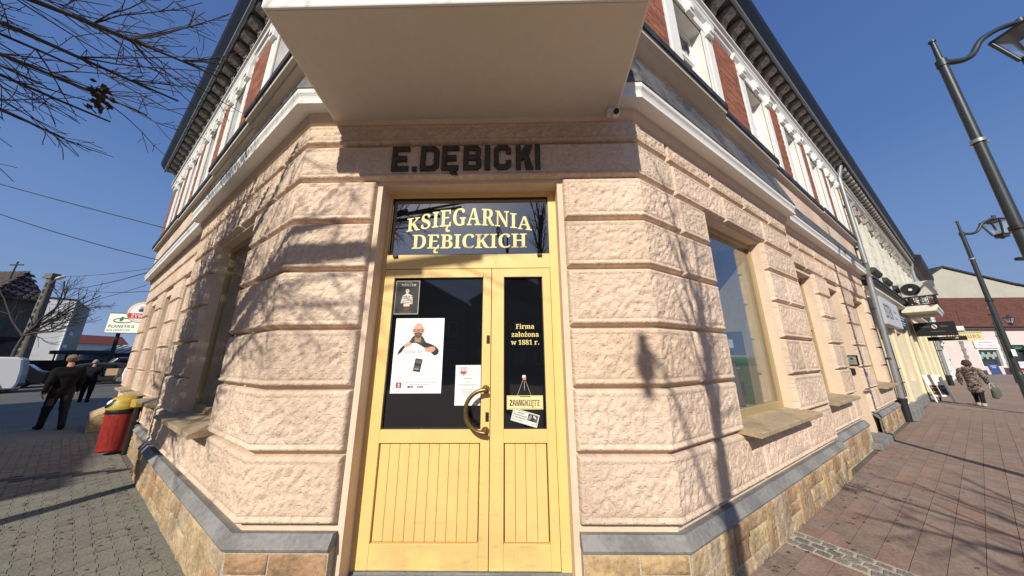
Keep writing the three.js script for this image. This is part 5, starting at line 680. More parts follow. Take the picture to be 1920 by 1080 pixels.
// ------------------------------------------------------------------ litter bin, vehicles
{
  const c = new V3(-6.42, 0, .1).applyMatrix4(LG), t = thing('litter_bin', 'red litter bin with domed yellow lid against the left wall', 'bin', [c.x, 0, c.z]);
  const red = surf({ c: [.36, .028, .02], c2: [.16, .016, .013], m: .5, n: 256, f: 5, f2: 40, contrast: 1.3, rough: .45, seed: 120, streak: .8 }), yel = surf({ c: [.52, .37, .05], c2: [.33, .22, .04], m: .4, n: 256, f: 5, f2: 30, contrast: 1.2, rough: .5, seed: 121 });
  const lathe = (pts, n = 36) => { const g = new THREE.LatheGeometry(pts.map(p => new THREE.Vector2(p[0] * .86, p[1])), n); g.translate(c.x, 0, c.z); return g; };
  part(t, 'body', lathe([[.0, .06], [.2, .06], [.212, .08], [.214, .12], [.208, .13], [.216, .14], [.232, .69], [.225, .7], [.0, .7]]), red);
  part(t, 'collar', lathe([[.2, .7], [.236, .7], [.238, .78], [.2, .79]]), M.black);
  part(t, 'lid', lathe([[.244, .775], [.25, .79], [.247, .83], [.225, .91], [.18, .97], [.12, 1.005], [.05, 1.02], [0, 1.022]]), yel);
  const on = (g, tilt) => { g.rotateX(tilt); g.rotateY(Math.atan2(-.40, .91)); return g; }, hd = new V3(-.40, 0, .91);
  const hole = on(new THREE.SphereGeometry(.115, 20, 12).scale(1, 1, .3), -.6); hole.translate(c.x + hd.x * .155, .905, c.z + hd.z * .155); part(t, 'opening', hole, M.black);
  const st = on(new THREE.SphereGeometry(.062, 16, 10).scale(1, .85, .3), -.6); st.translate(c.x + hd.x * .182, .91, c.z + hd.z * .182); part(t, 'label', st, M.white);
  const back = new V3(-6.15, 0, -.03).applyMatrix4(LG); part(t, 'post', [rod([back.x, 0, back.z], [back.x, 1.0, back.z], .035, .035, 10), box(back.x - .1, back.x + .02, .8, .86, back.z - .02, back.z + .02)], M.black);
  part(t, 'hinge', box(c.x + .22, c.x + .34, .8, .95, c.z - .06, c.z + .1, .02), yel);
  // vehicles
  const wheel = (v, x, z, r, sgn) => { const ar = new THREE.CylinderGeometry(r * 1.16, r * 1.16, .02, 28); ar.rotateX(PI / 2); ar.translate(x, r * 1.08, z - sgn * .02); part(v, 'wheel_arch', ar, M.black); const ty = new THREE.TorusGeometry(r * .8, r * .22, 10, 28); ty.translate(x, r, z); const w = part(v, 'wheel', ty, M.black); const d = new THREE.CylinderGeometry(r * .62, r * .62, .06, 24); d.rotateX(PI / 2); d.translate(x, r, z + sgn * .03); const sp = []; for (let i = 0; i < 5; i++) { const q = box(-.03, .03, r * .1, r * .58, -.01, .02, .008); q.rotateZ(i * 2 * PI / 5); q.translate(x, r, z + sgn * .07); sp.push(q); } part(w, 'rim', [d, ...sp], M.zinc); };
  const bodyOf = (pts, w, bev) => { const g = extr(pts, w - 2 * bev, bev); g.translate(0, 0, -(w - 2 * bev) / 2); return metreUV(toCreasedNormals(g, .6)); };
  const put = (name, label, cat, x, z, ry, pts, w, col, wins, wheels, r, extra) => { const t = thing(name, label, cat, [0, 0, 0]); t.base = [0, 0, 0]; part(t, 'body', bodyOf(pts, w, .07), col); for (const [q, th] of wins) part(t, 'window', [1, -1].map(s => { const g = extr(q, .012); g.translate(0, 0, s > 0 ? w / 2 - .006 : -w / 2 - .006); return g; }), M.glassDark); for (const wx of wheels) { wheel(t, wx, w / 2 + .012, r, 1); wheel(t, wx, -w / 2 - .012, r, -1); } if (extra) extra(t); t.position.set(x, 0, z); t.rotation.y = ry; return t; };
  const paint = (c, r = .3) => new THREE.MeshPhysicalMaterial({ color: new THREE.Color().setRGB(...c), roughness: r, clearcoat: .6, clearcoatRoughness: .1 });
  put('parked_van', 'white panel van cut by the left edge of the photo', 'van', -29.5, -12.5, R(53), [[-2.2, .25], [2.15, .25], [2.22, .5], [2.2, 1.2], [2.12, 1.72], [1.95, 1.82], [-.5, 1.84], [-.9, 1.75], [-1.5, 1.12], [-2.1, .95], [-2.22, .6]], 1.75, paint([.72, .72, .71]), [[[[-1.35, 1.12], [-.85, 1.62], [-.2, 1.64], [-.2, 1.12]]]], [-1.4, 1.45], .32, t => { part(t, 'panel_recess', box(.1, 1.95, 1.1, 1.62, .866, .872, .003), paint([.66, .66, .66])); part(t, 'bumper', box(2.1, 2.28, .28, .55, -.8, .8, .04), M.black); part(t, 'tail_light', box(2.14, 2.24, .95, 1.3, .68, .84, .02), std([.35, .02, .02], .3)); part(t, 'door_seam', box(.02, .03, .4, 1.7, .862, .876), M.black); });
  const carP = [[-2.0, .28], [1.95, .28], [2.05, .5], [2.02, .9], [1.75, 1.0], [1.35, 1.38], [.9, 1.45], [-.3, 1.46], [-.7, 1.38], [-1.3, .98], [-1.95, .85], [-2.08, .55]], carW = [[[[-.85, 1.0], [-.45, 1.34], [.2, 1.38], [.2, 1.0]]], [[[.26, 1.0], [.26, 1.38], [.9, 1.36], [1.3, 1.02]]]];
  const c1 = put('parked_car', 'black hatchback parked just right of the white van', 'car', -33.1, -15.8, R(53), carP, 1.7, paint([.012, .012, .014]), carW, [-1.3, 1.25], .31, t => part(t, 'tail_light', box(1.92, 2.06, .7, .95, .55, .8, .03), std([.4, .02, .015], .3)));
  put('parked_car', 'dark grey car parked behind the black hatchback on the left street', 'car', -31.6, -19.6, R(50), carP, 1.7, paint([.03, .032, .036]), carW, [-1.3, 1.25], .31);
  put('parked_suv', 'dark boxy off-road car beyond the man carrying a cardboard box', 'car', -33.5, -22.5, 1.05, [[-1.9, .4], [1.85, .4], [1.95, .6], [1.93, 1.1], [1.85, 1.75], [1.7, 1.83], [-.5, 1.83], [-.95, 1.2], [-1.85, 1.1], [-1.98, .7]], 1.75, paint([.02, .021, .022]), [[[[-.75, 1.2], [-.4, 1.7], [.3, 1.72], [.3, 1.2]]], [[[.4, 1.2], [.4, 1.72], [1.7, 1.7], [1.75, 1.2]]]], [-1.25, 1.2], .36, t => { part(t, 'windscreen', box(1.9, 1.94, 1.2, 1.68, -.7, .7, .02), M.glassDark); part(t, 'roof_rack', [rod([-.3, 1.93, .7], [1.6, 1.93, .7], .025), rod([-.3, 1.93, -.7], [1.6, 1.93, -.7], .025)], M.zinc); });
}

{ // dry leaves and crumbs blown against the wall
  seed = 808; const g = []; for (let i = 0; i < 260; i++) { const u = rr(.6, 12), v = Math.abs(rr(-1, 1) * rr(0, 1)) ** 2 * 3.2 + .09, q = new THREE.CircleGeometry(rr(.006, .019), 5); q.scale(1, rr(.4, .8), 1); q.rotateX(-PI / 2 + rr(-.25, .25)); q.rotateY(rr(0, 6)); const p = new V3(u, .009, v - (u > 4.2 ? .08 : 0)).applyMatrix4(RG); q.translate(p.x, p.y, p.z); g.push(q); }
  for (let i = 0; i < 160; i++) { const u = rr(.7, 6), v = Math.abs(rr(-1, 1) * rr(0, 1)) * 1.6 + .1, q = new THREE.CircleGeometry(rr(.006, .018), 5); q.rotateX(-PI / 2 + rr(-.25, .25)); q.rotateY(rr(0, 6)); const p = new V3(-u, .01, v).applyMatrix4(LG); q.translate(p.x, p.y, p.z); g.push(q); }
  single('leaf_litter', 'specks of dry brown leaf litter along the foot of the walls', 'leaf litter', g, std([.10, .07, .045], .95), null, 'stuff');
}

// ------------------------------------------------------------------ the left street
{
  const roofTile = surf({ c: [.085, .06, .055], c2: [.045, .034, .032], m: 1.2, n: 256, f: 6, f2: 50, contrast: 1.3, seed: 130 }), oldWall = surf({ c: [.15, .125, .10], c2: [.09, .075, .06], m: 3, n: 256, f: 5, f2: 40, contrast: 1.3, bump: .003, seed: 131 });
  const h = thing('old_house', 'dark old house with ribbed brown tile roof at the left edge', 'building', [-41, 0, -20]);
  part(h, 'wall', [box(-56, -40.4, 3.4, 6.75, -20.9, -18.6), box(-56, -40.4, 0, 3.4, -20.9, -18.9)], oldWall);
  const tileRow = []; for (let r = 0; r < 11; r++) { const f = r / 11, y = 6.7 + 2.5 * f, z = -18.1 - 2.6 * f; const x1 = -40 - 2.2 * f; for (let x = -56; x < x1 - .05; x += .42) { const g = new THREE.CylinderGeometry(.2, .23, .36, 6, 1, true, -PI / 2, PI); g.scale(1, 1, .32); g.rotateX(-.8); g.translate(x + .2, y + .06, z - .1); tileRow.push(g); } for (let z2 = z - .2; z2 > -20.9; z2 -= .42) { const g = new THREE.CylinderGeometry(.17, .2, .36, 6, 1, true, -PI / 2, PI); g.scale(1, 1, .32); g.rotateX(-.72); g.rotateY(PI / 2); g.translate(x1 - .02, y + .04, z2); tileRow.push(g); } }
  part(h, 'roof_tiles', tileRow, roofTile, 'stuff');
  part(h, 'roof', [quad([-56, 6.66, -18.1], [-40, 6.66, -18.1], [-42.2, 9.15, -20.7], [-56, 9.15, -20.7]), quad([-40, 6.66, -18.1], [-40.1, 6.66, -21.2], [-42.2, 9.15, -20.71], [-42.2, 9.15, -20.7]), quad([-56, 9.15, -20.71], [-42.2, 9.15, -20.71], [-40.1, 6.66, -21.2], [-56, 6.66, -21.2])], roofTile);
  part(h, 'eaves', [box(-56, -40, 6.5, 6.66, -18.5, -18.1), box(-40.2, -39.9, 6.5, 6.66, -21.2, -18.5)], oldWall);
  part(h, 'chimney', box(-48, -47.3, 8.6, 9.8, -20.5, -19.9, .02), oldWall);
  for (let i = 0; i < 4; i++) { const x = -41.6 - i * 1.9, w = part(h, 'window', box(x, x + .9, 4.1, 5.9, -18.62, -18.54, .02), M.ornament); part(w, 'pane', box(x + .1, x + .8, 4.2, 5.8, -18.545, -18.53), M.glassDark); }
  part(h, 'porch_roof', [box(-47, -39.2, 3.2, 3.5, -20.2, -16.9, .03)], M.dark); for (let i = 0; i < 4; i++) part(h, 'porch_column', box(-39.8 - i * 1.4, -39.4 - i * 1.4, 0, 3.2, -17.5, -17.1, .03), oldWall);
  const off = thing('neighbour_house', 'plain tall house standing left outside the photo', 'building', [-50, 0, -10]); part(off, 'wall', box(-64, -39.5, 0, 9.5, -15, -5), oldWall); part(off, 'roof', extr([[-.3, 0], [10.3, 0], [5, 3]], 24).rotateY(-PI / 2).translate(-39.3, 9.5, -15.2), roofTile);
  // concrete pole with lamp
  const p = thing('concrete_pole', 'latticed grey concrete power pole with a street light head', 'power pole', [-29.7, 0, -14.9]); const lad = []; const conc = surf({ c: [.17, .158, .135], c2: [.12, .11, .095], m: 1, n: 128, bump: .002, seed: 133 });
  { const g = new THREE.CylinderGeometry(.17, .30, 7, 4, 24); g.rotateY(PI / 4); g.translate(-29.7, 3.5, -14.9); lad.push(metreUV(g)); } lad.push(box(-29.95, -29.45, 6.75, 7.1, -15.1, -14.7, .02)); const slots = []; for (let y = 1.6; y < 6.6; y += .42) { const w = .19 - y * .011; slots.push(box(-29.7 - w * .45, -29.7 + w * .45, y, y + .26, -14.9 + w - .01, -14.9 + w + .025 - y * .001)); } for (const g of slots) part(p, 'slot', g, M.dark);
  part(p, 'mast', lad, conc);
  part(p, 'arm', tube([[-29.55, 6.3, -14.8], [-29.2, 6.55, -14.7], [-28.9, 6.65, -14.6]], .03, 10, 6), M.zinc); const lh = new THREE.SphereGeometry(.12, 14, 8); lh.scale(2.6, .6, 1); lh.rotateZ(.35); lh.translate(-28.65, 6.75, -14.6); part(p, 'lamp_head', lh, M.white); part(p, 'crossbar', box(-30.3, -29.1, 6.82, 6.92, -14.94, -14.86), M.anthracite);
  const ae = thing('roof_aerial', 'small cross-shaped aerial standing above the old house roof', 'aerial', [-41.4, 7.2, -19.6]); part(ae, 'mast', rod([-41.4, 7.2, -19.6], [-41.25, 9.7, -19.6], .045), M.anthracite); part(ae, 'bar', rod([-41.8, 9.4, -19.6], [-40.7, 9.4, -19.6], .05), M.anthracite);
  // white block
  const wb = thing('white_block', 'white rendered block with dark cladding on its right side', 'building', [-60.5, 0, -35.4]), WM = new THREE.Matrix4().makeBasis(new V3(.63, 0, -.78).normalize(), UP, new V3(.78, 0, .63).normalize()).setPosition(-60.5, 0, -35.4), wg = g => g.applyMatrix4(WM);
  part(wb, 'wall', wg(box(-3.5, 0, 0, 9.75, -13, 0)), surf({ c: [.74, .75, .74], c2: [.62, .63, .62], m: 4, n: 128, seed: 134 }));
  for (let i = 0; i < 22; i++) part(wb, 'cladding_panel', wg(box(0, .05, .2, 9.6, -.59 * i - .57, -.59 * i)), M.anthracite); part(wb, 'parapet', wg(box(-3.6, .08, 9.75, 9.92, -13.1, .08)), M.sheet);
  for (const [y, k] of [[3.4, 0], [5.2, 1]]) part(wb, 'sign_panel', wg(box(.06, .1, y, y + .5, -4.2 - k * 1.5, -1.4 - k * 1.5)), M.white); part(wb, 'white_downpipe', wg(rod([.1, 0, .05], [.1, 9.6, .05], .09)), M.white);
  // low sheds, canopy, fence, red roof
  const sd = thing('low_shop', 'long low white shop with dark flat canopy on the left street', 'building', [-43, 0, -29]); part(sd, 'wall', box(-47.5, -38, .3, 2.4, -34, -29), M.white); part(sd, 'wing', box(-43.2, -36, .3, 2.45, -29, -28.2), M.anthracite);
  part(sd, 'canopy', box(-47.2, -43.6, 2.35, 2.72, -28.9, -26.6, .04), std([.05, .052, .065], .6)); for (const x of [-46.8, -45.6, -44.4]) part(sd, 'post', rod([x, 0, -26.8], [x, 2.35, -26.8], .06), M.dark);
  const gl = []; for (let i = 0; i < 5; i++) gl.push(box(-45.3 + i * .85, -44.5 + i * .85, 2.5, 3.15, -30.2, -30.1)); part(sd, 'roof_glazing', [quad([-45.4, 2.45, -28.6], [-40.8, 2.45, -28.6], [-41.4, 3.3, -30.4], [-45.4, 3.3, -30.4])], M.glassFar); part(sd, 'glazing_bar', [0, 1, 2, 3, 4, 5].map(i => rod([-45.4 + i * .9, 2.47, -28.55], [-45.4 + i * .83, 3.33, -30.4], .05, .05, 5)), M.offwhite); 
  const rh = thing('red_roof_house', 'distant house with bright red gable roof over the low shop', 'building', [-102, 0, -66]); part(rh, 'wall', box(-104.5, -99.5, 0, 5.6, -70, -62), M.white); part(rh, 'roof', extr([[-3.4, 0], [3.4, 0], [1, 2], [-1, 2]], 9).translate(-102, 5.6, -70.5), std([.2, .05, .045], .8));
  const gb = thing('grey_shed', 'grey gabled shed with white writing right of the red roofed house', 'building', [-47, 0, -36]); part(gb, 'wall', extr([[-47, 0], [-38, 0], [-38, 3.0], [-42.5, 4.3], [-47, 3.0]], 4).translate(0, 0, -41), M.anthracite);
  const fe = thing('slat_fence', 'brown vertical slat fence in front of the low shop', 'fence', [-45, 0, -26.4]); for (let i = 0; i < 44; i++) part(fe, 'slat', box(-48.2 + i * .17, -48.09 + i * .17, .1, 1.75, -26.2, -26.15), std([.075, .038, .028], .8)); part(fe, 'rail', [box(-48.2, -40.7, .4, .5, -26.26, -26.2), box(-48.2, -40.7, 1.3, 1.4, -26.26, -26.2)], M.dark);
  const far = []; for (let i = 0; i < 60; i++) { const q = new THREE.IcosahedronGeometry(rr(2, 4.5), 1); q.scale(1.4, .8, 1); q.translate(-120 + i * 1.6, rr(0, 2.6), -96 + i * .3 + rr(-5, 5)); far.push(q); } single('distant_trees', 'low grey strip of distant trees under the billboard', 'trees', far, std([.10, .10, .095], 1), null, 'stuff');
  // billboard and beer sign
  const bb = thing('billboard', 'pale billboard with dark ellipse and green-black lettering on a steel post', 'billboard', [-35.8, 0, -23.3]); const bg = board(2.3, 1.7, .12); bg.rotateY(.35); bg.translate(-35.35, 4.95, -23.1); part(bb, 'panel', bg, printMat(780, 525, (x, w, H) => { x.fillStyle = '#e6ecd9'; x.fillRect(0, 0, w, H); x.strokeStyle = '#20242c'; x.lineWidth = 26; x.beginPath(); x.ellipse(330, 190, 210, 62, 0, 0, 7); x.stroke(); x.fillStyle = '#2c6a3a'; x.beginPath(); x.ellipse(290, 150, 44, 70, .3, 0, 7); x.fill(); x.fillStyle = '#2c352c'; x.font = 'bold 112px sans-serif'; x.fillText('PLANETA G', 34, 390, 640); x.fillStyle = '#3a432f'; x.font = 'bold 70px sans-serif'; x.fillText('DLA LUDZI Z PA', 26, 482, 680); }));
  part(bb, 'post', rod([-36.0, 0, -23.3], [-36.0, 4.1, -23.3], .14, .12, 10), M.black); part(bb, 'edge', [box(-1.15, 1.15, -.9, -.85, -.07, .07).rotateY(.35).translate(-35.35, 4.95, -23.1), box(-1.15, 1.15, .85, .9, -.07, .07).rotateY(.35).translate(-35.35, 4.95, -23.1)], M.black);
  const rs = thing('round_sign', 'round gold rimmed beer sign with red banner jutting beyond the left wall', 'sign', [-12.55, 3.25, -6.95]); const mk = (g, z) => { g.rotateX(PI / 2); g.rotateY(.45); g.translate(-12.52, 3.22, -7.05); return g; };
  part(rs, 'rim', mk(new THREE.CylinderGeometry(.36, .36, .14, 40)), M.gold); const face = new THREE.CircleGeometry(.335, 40); face.translate(0, 0, .075); face.rotateY(.45); face.translate(-12.52, 3.22, -7.05); part(rs, 'face', face, printMat(420, 420, (x, w, H) => { x.fillStyle = '#e9e7ea'; x.fillRect(0, 0, w, H); x.strokeStyle = '#c9a765'; x.lineWidth = 14; x.beginPath(); x.arc(210, 210, 186, 0, 7); x.stroke(); x.fillStyle = '#27304f'; x.beginPath(); x.ellipse(230, 150, 90, 46, -.4, 0, 7); x.fill(); x.fillStyle = '#b9a0a8'; x.beginPath(); x.ellipse(190, 110, 36, 26, 0, 0, 7); x.fill(); x.fillStyle = '#b5301f'; x.fillRect(10, 235, 400, 110); x.fillStyle = '#efe2d8'; x.font = 'bold 92px serif'; x.fillText('ŻYWIEC', 60, 322, 300); }));
  part(rs, 'bracket', rod([-12.3, 3.26, -7.1], [-11.4, 3.26, -7.4], .03), M.black);
  // wires
  const wire = (label, a, b, sag, r = .012) => { const A = new V3(...a), Bq = new V3(...b), pts = []; for (let i = 0; i <= 16; i++) { const q = i / 16; pts.push(A.clone().lerp(Bq, q).add(new V3(0, -sag * 4 * q * (1 - q), 0))); } single('overhead_wire', label, 'wire', tube(pts, r, 24, 5), M.black, 'overhead wires crossing the left street'); };
  wire('uppermost black wire sloping from the left edge to the white upper wall', [-16.5, 7.05, -4.3], [-9.76, 5.25, -5.0], .03); wire('second black wire from the left edge sagging to the belt cornice', [-16.5, 6.4, -4.6], [-10.1, 4.41, -5.2], .12);
  wire('thin wire running nearly level towards the roof aerial', [-30, 7.0, -14.9], [-10.4, 4.3, -5.5], .15, .008); wire('thick wire rising from the concrete pole to the peach house', [-29.7, 6.1, -14.9], [-10.3, 4.2, -5.4], .25); wire('wire from the pole crossing low behind the bare tree', [-29.7, 6.7, -14.9], [-11.4, 3.75, -6.2], .3, .009); wire('lowest wire passing above the billboard', [-29.7, 5.2, -14.9], [-11.3, 3.9, -6.0], .3, .008);
}
// houses behind the viewer: they shade the left street and stand in the shop glass
{
  const w1 = surf({ c: [.20, .17, .14], c2: [.12, .10, .085], m: 3, n: 256, f: 5, bump: .002, seed: 140 }), rt = std([.06, .035, .03], .8);
  const row = (label, x0, x1, z0, z1, hgt, rise, c) => { const t = thing('facing_house', label, 'building', [(x0 + x1) / 2, 0, z0]); part(t, 'wall', box(x0, x1, 0, hgt, z0, z1), c); const g = extr([[x0 - .3, 0], [x1 + .3, 0], [(x0 + x1) / 2, rise]], z1 - z0).translate(0, hgt, z0 - .3); part(t, 'roof', g, rt); for (let x = x0 + 1; x < x1 - 1.2; x += 2.2) for (const y of [1, 4.2]) if (y + 2 < hgt) { const w = part(t, 'window', box(x, x + 1, y, y + 1.7, z0 - .04, z0 + .02), M.offwhite); part(w, 'pane', box(x + .1, x + .9, y + .1, y + 1.6, z0 - .05, z0 - .035), M.glassDark); } };
  row('dark gabled house mirrored in the shop door, left one', -20, -6, 31, 42, 8, 4, w1); row('dark gabled house mirrored in the shop door, middle one', -5.6, 5.5, 32, 42, 8.6, 3.6, w1); row('dark taller house mirrored in the shop door, right one', 6, 19, 30, 42, 10.5, 3, surf({ c: [.3, .26, .2], c2: [.2, .17, .14], m: 3, n: 128, seed: 141 }));
  const t = thing('facing_house', 'long house across the left street casting the broad shadow', 'building', [-14, 0, 9]); const a = new V3(-9.6, 0, 11.3), b = new V3(-21.2, 0, 1.7), d = b.clone().sub(a).normalize(), n = new V3(-d.z, 0, d.x); if (n.z < 0) n.negate(); const L = a.distanceTo(b);
  const mm = new THREE.Matrix4().makeBasis(d, UP, new V3().crossVectors(d, UP)).setPosition(a); const sg = new V3().crossVectors(d, UP).dot(n) > 0 ? 1 : -1; part(t, 'wall', box(0, L, 0, 9, 0, sg * 9).applyMatrix4(mm), w1); part(t, 'roof', extr([[-.3, 0], [9.3, 0], [4.5, 2.6]], L).rotateY(-PI / 2).scale(1, 1, sg).translate(L, 9, 0).applyMatrix4(mm), rt);
}

// ------------------------------------------------------------------ people
// One closed skin around tapered bones: distance field, joined smoothly, meshed with surface nets
function skin(bones, cell, k = .03) {
  const lo = [1e9, 1e9, 1e9], hi = [-1e9, -1e9, -1e9]; for (const b of bones) for (let q = 0; q < 3; q++) { const r = Math.max(b.ra, b.rb) * Math.max(1, b.w || 1) + .03; lo[q] = Math.min(lo[q], b.a[q] - r, b.b[q] - r); hi[q] = Math.max(hi[q], b.a[q] + r, b.b[q] + r); }
  const N = [0, 1, 2].map(q => Math.ceil((hi[q] - lo[q]) / cell) + 2), F = new Float32Array(N[0] * N[1] * N[2]).fill(1), O = new Int16Array(F.length).fill(0), Dn = new Float32Array(F.length).fill(9), id = (x, y, z) => (x * N[1] + y) * N[2] + z;
  bones.forEach((b, bi) => { const r = Math.max(b.ra, b.rb) * Math.max(1, b.w || 1) + k * 2 + cell * 2, l = [], h = []; for (let q = 0; q < 3; q++) { l[q] = Math.max(0, Math.floor((Math.min(b.a[q], b.b[q]) - r - lo[q]) / cell)); h[q] = Math.min(N[q] - 1, Math.ceil((Math.max(b.a[q], b.b[q]) + r - lo[q]) / cell)); }
    const d = [0, 1, 2].map(q => b.b[q] - b.a[q]), L2 = d[0] * d[0] + d[1] * d[1] + d[2] * d[2] || 1e-9, wx = b.w || 1, wz = b.z || 1;
    for (let x = l[0]; x <= h[0]; x++) for (let y = l[1]; y <= h[1]; y++) for (let z = l[2]; z <= h[2]; z++) { const p = [lo[0] + x * cell - b.a[0], lo[1] + y * cell - b.a[1], lo[2] + z * cell - b.a[2]]; const t = clamp((p[0] * d[0] + p[1] * d[1] + p[2] * d[2]) / L2, 0, 1); const v = Math.hypot((p[0] - d[0] * t) / wx, p[1] - d[1] * t, (p[2] - d[2] * t) / wz) - (b.ra + (b.rb - b.ra) * t); const i = id(x, y, z), f = F[i], hh = Math.max(k - Math.abs(f - v), 0) / k; F[i] = Math.min(f, v) - hh * hh * k * .25; if (v < Dn[i]) { Dn[i] = v; O[i] = bi; } } });
  const pos = [], col = [], idx = [], V = new Int32Array(F.length).fill(-1), own = [];
  for (let x = 0; x < N[0] - 1; x++) for (let y = 0; y < N[1] - 1; y++) for (let z = 0; z < N[2] - 1; z++) { let s = [0, 0, 0], n = 0; const c = []; for (let q = 0; q < 8; q++) c.push(F[id(x + (q & 1), y + (q >> 1 & 1), z + (q >> 2))]); for (let q = 0; q < 8; q++) for (let m = 1; m < 8; m <<= 1) if (!(q & m) && (c[q] < 0) != (c[q | m] < 0)) { const t = c[q] / (c[q] - c[q | m]); s[0] += (q & 1) + (m == 1 ? t : 0); s[1] += (q >> 1 & 1) + (m == 2 ? t : 0); s[2] += (q >> 2) + (m == 4 ? t : 0); n++; } if (!n) continue; V[id(x, y, z)] = pos.length / 3; const P3 = [lo[0] + (x + s[0] / n) * cell, lo[1] + (y + s[1] / n) * cell, lo[2] + (z + s[2] / n) * cell]; pos.push(...P3); const bo = bones[O[id(x, y, z)]], cc = typeof bo.c == 'function' ? bo.c(...P3) : bo.c; col.push(...cc); }
  const quadI = (a, b, c, d, f) => { if (a < 0 || b < 0 || c < 0 || d < 0) return; if (f) idx.push(a, b, c, a, c, d); else idx.push(a, c, b, a, d, c); };
  for (let x = 1; x < N[0] - 1; x++) for (let y = 1; y < N[1] - 1; y++) for (let z = 1; z < N[2] - 1; z++) { const i = id(x, y, z), f = F[i] < 0; if (f != F[id(x + 1, y, z)] < 0) quadI(V[id(x, y - 1, z - 1)], V[id(x, y, z - 1)], V[i], V[id(x, y - 1, z)], f); if (f != F[id(x, y + 1, z)] < 0) quadI(V[id(x - 1, y, z - 1)], V[id(x - 1, y, z)], V[i], V[id(x, y, z - 1)], f); if (f != F[id(x, y, z + 1)] < 0) quadI(V[id(x - 1, y - 1, z)], V[id(x, y - 1, z)], V[i], V[id(x - 1, y, z)], f); }
  const g = new THREE.BufferGeometry(); g.setAttribute('position', new THREE.Float32BufferAttribute(pos, 3)); g.setAttribute('color', new THREE.Float32BufferAttribute(col, 3)); g.setAttribute('uv', new THREE.Float32BufferAttribute(new Float32Array(pos.length / 3 * 2), 2)); g.setIndex(idx); g.computeVertexNormals(); return g;
}
const bone = (a, b, ra, rb, c, w, z) => ({ a, b, ra, rb, c, w, z });
const SKIN = [.46, .26, .19];
function hand(wr, dir, side, c) { // palm, four unequal bent fingers, thumb; wr = wrist, dir = forearm direction, side = towards the thumb
  const D = new V3(...dir).normalize(), S = new V3(...side), Wv = S.clone().addScaledVector(D, -S.dot(D)).normalize(), Nn = new V3().crossVectors(D, Wv), at = (d, w, n) => new V3(...wr).addScaledVector(D, d).addScaledVector(Wv, w).addScaledVector(Nn, n).toArray(), out = [];
  for (const w of [-.024, -.006, .012, .026]) out.push(bone(at(.0, w * .6, 0), at(.085, w, 0), .018, .013, c));
  [[.068, -.03], [.078, -.011], [.082, .009], [.074, .027]].forEach(([l, w]) => { out.push(bone(at(.085, w, 0), at(.085 + l * .5, w, .012), .0095, .009, c), bone(at(.085 + l * .5, w, .012), at(.085 + l * .88, w, .035), .009, .0075, c)); });
  out.push(bone(at(.02, .026, .004), at(.06, .056, .014), .0125, .0105, c), bone(at(.06, .056, .014), at(.09, .064, .024), .0105, .0085, c)); return out;
}
function head(cx, cy_, cz, c, o = {}) { const h = [bone([cx, cy_ + .03, cz - .012], [cx, cy_ + .045, cz + .012], .096, .09, o.hair || c, .86), bone([cx, cy_ - .04, cz + .03], [cx, cy_ - .085, cz + .045], .066, .042, c, .9), bone([cx, cy_ + .0, cz + .085], [cx, cy_ - .025, cz + .108], .012, .016, c), bone([cx, cy_ + .03, cz + .055], [cx, cy_ - .02, cz + .055], .055, .05, c), bone([cx - .022, cy_ - .06, cz + .09], [cx + .022, cy_ - .06, cz + .09], .008, .008, [.35, .13, .11])];
  for (const s of [-1, 1]) h.push(bone([cx + s * .083, cy_ + .02, cz - .005], [cx + s * .086, cy_ - .03, cz + .004], .016, .011, c, .6), bone([cx + s * .032, cy_ + .018, cz + .089], [cx + s * .033, cy_ + .018, cz + .091], .011, .011, [.05, .035, .03])); return h; }
function person(label, x, z, yaw, H, build, extras) {
  const t = thing('person', label, 'person', [x, 0, z]); const { body, hands, heads } = build(); const all = [skin(body, .016, .035), skin(heads, .008, .02), ...hands.map(h => skin(h, .005, .007))]; const g = merge(all), m = new THREE.Matrix4().makeScale(H, H, H).premultiply(new THREE.Matrix4().makeRotationY(yaw)).premultiply(T3(x, 0, z)); g.applyMatrix4(m);
  part(t, 'body', g, new THREE.MeshPhysicalMaterial({ vertexColors: true, roughness: .9, specularIntensity: .25 })); if (extras) extras(t, m); return t;
}
const heading = d => Math.atan2(d.x, d.z);
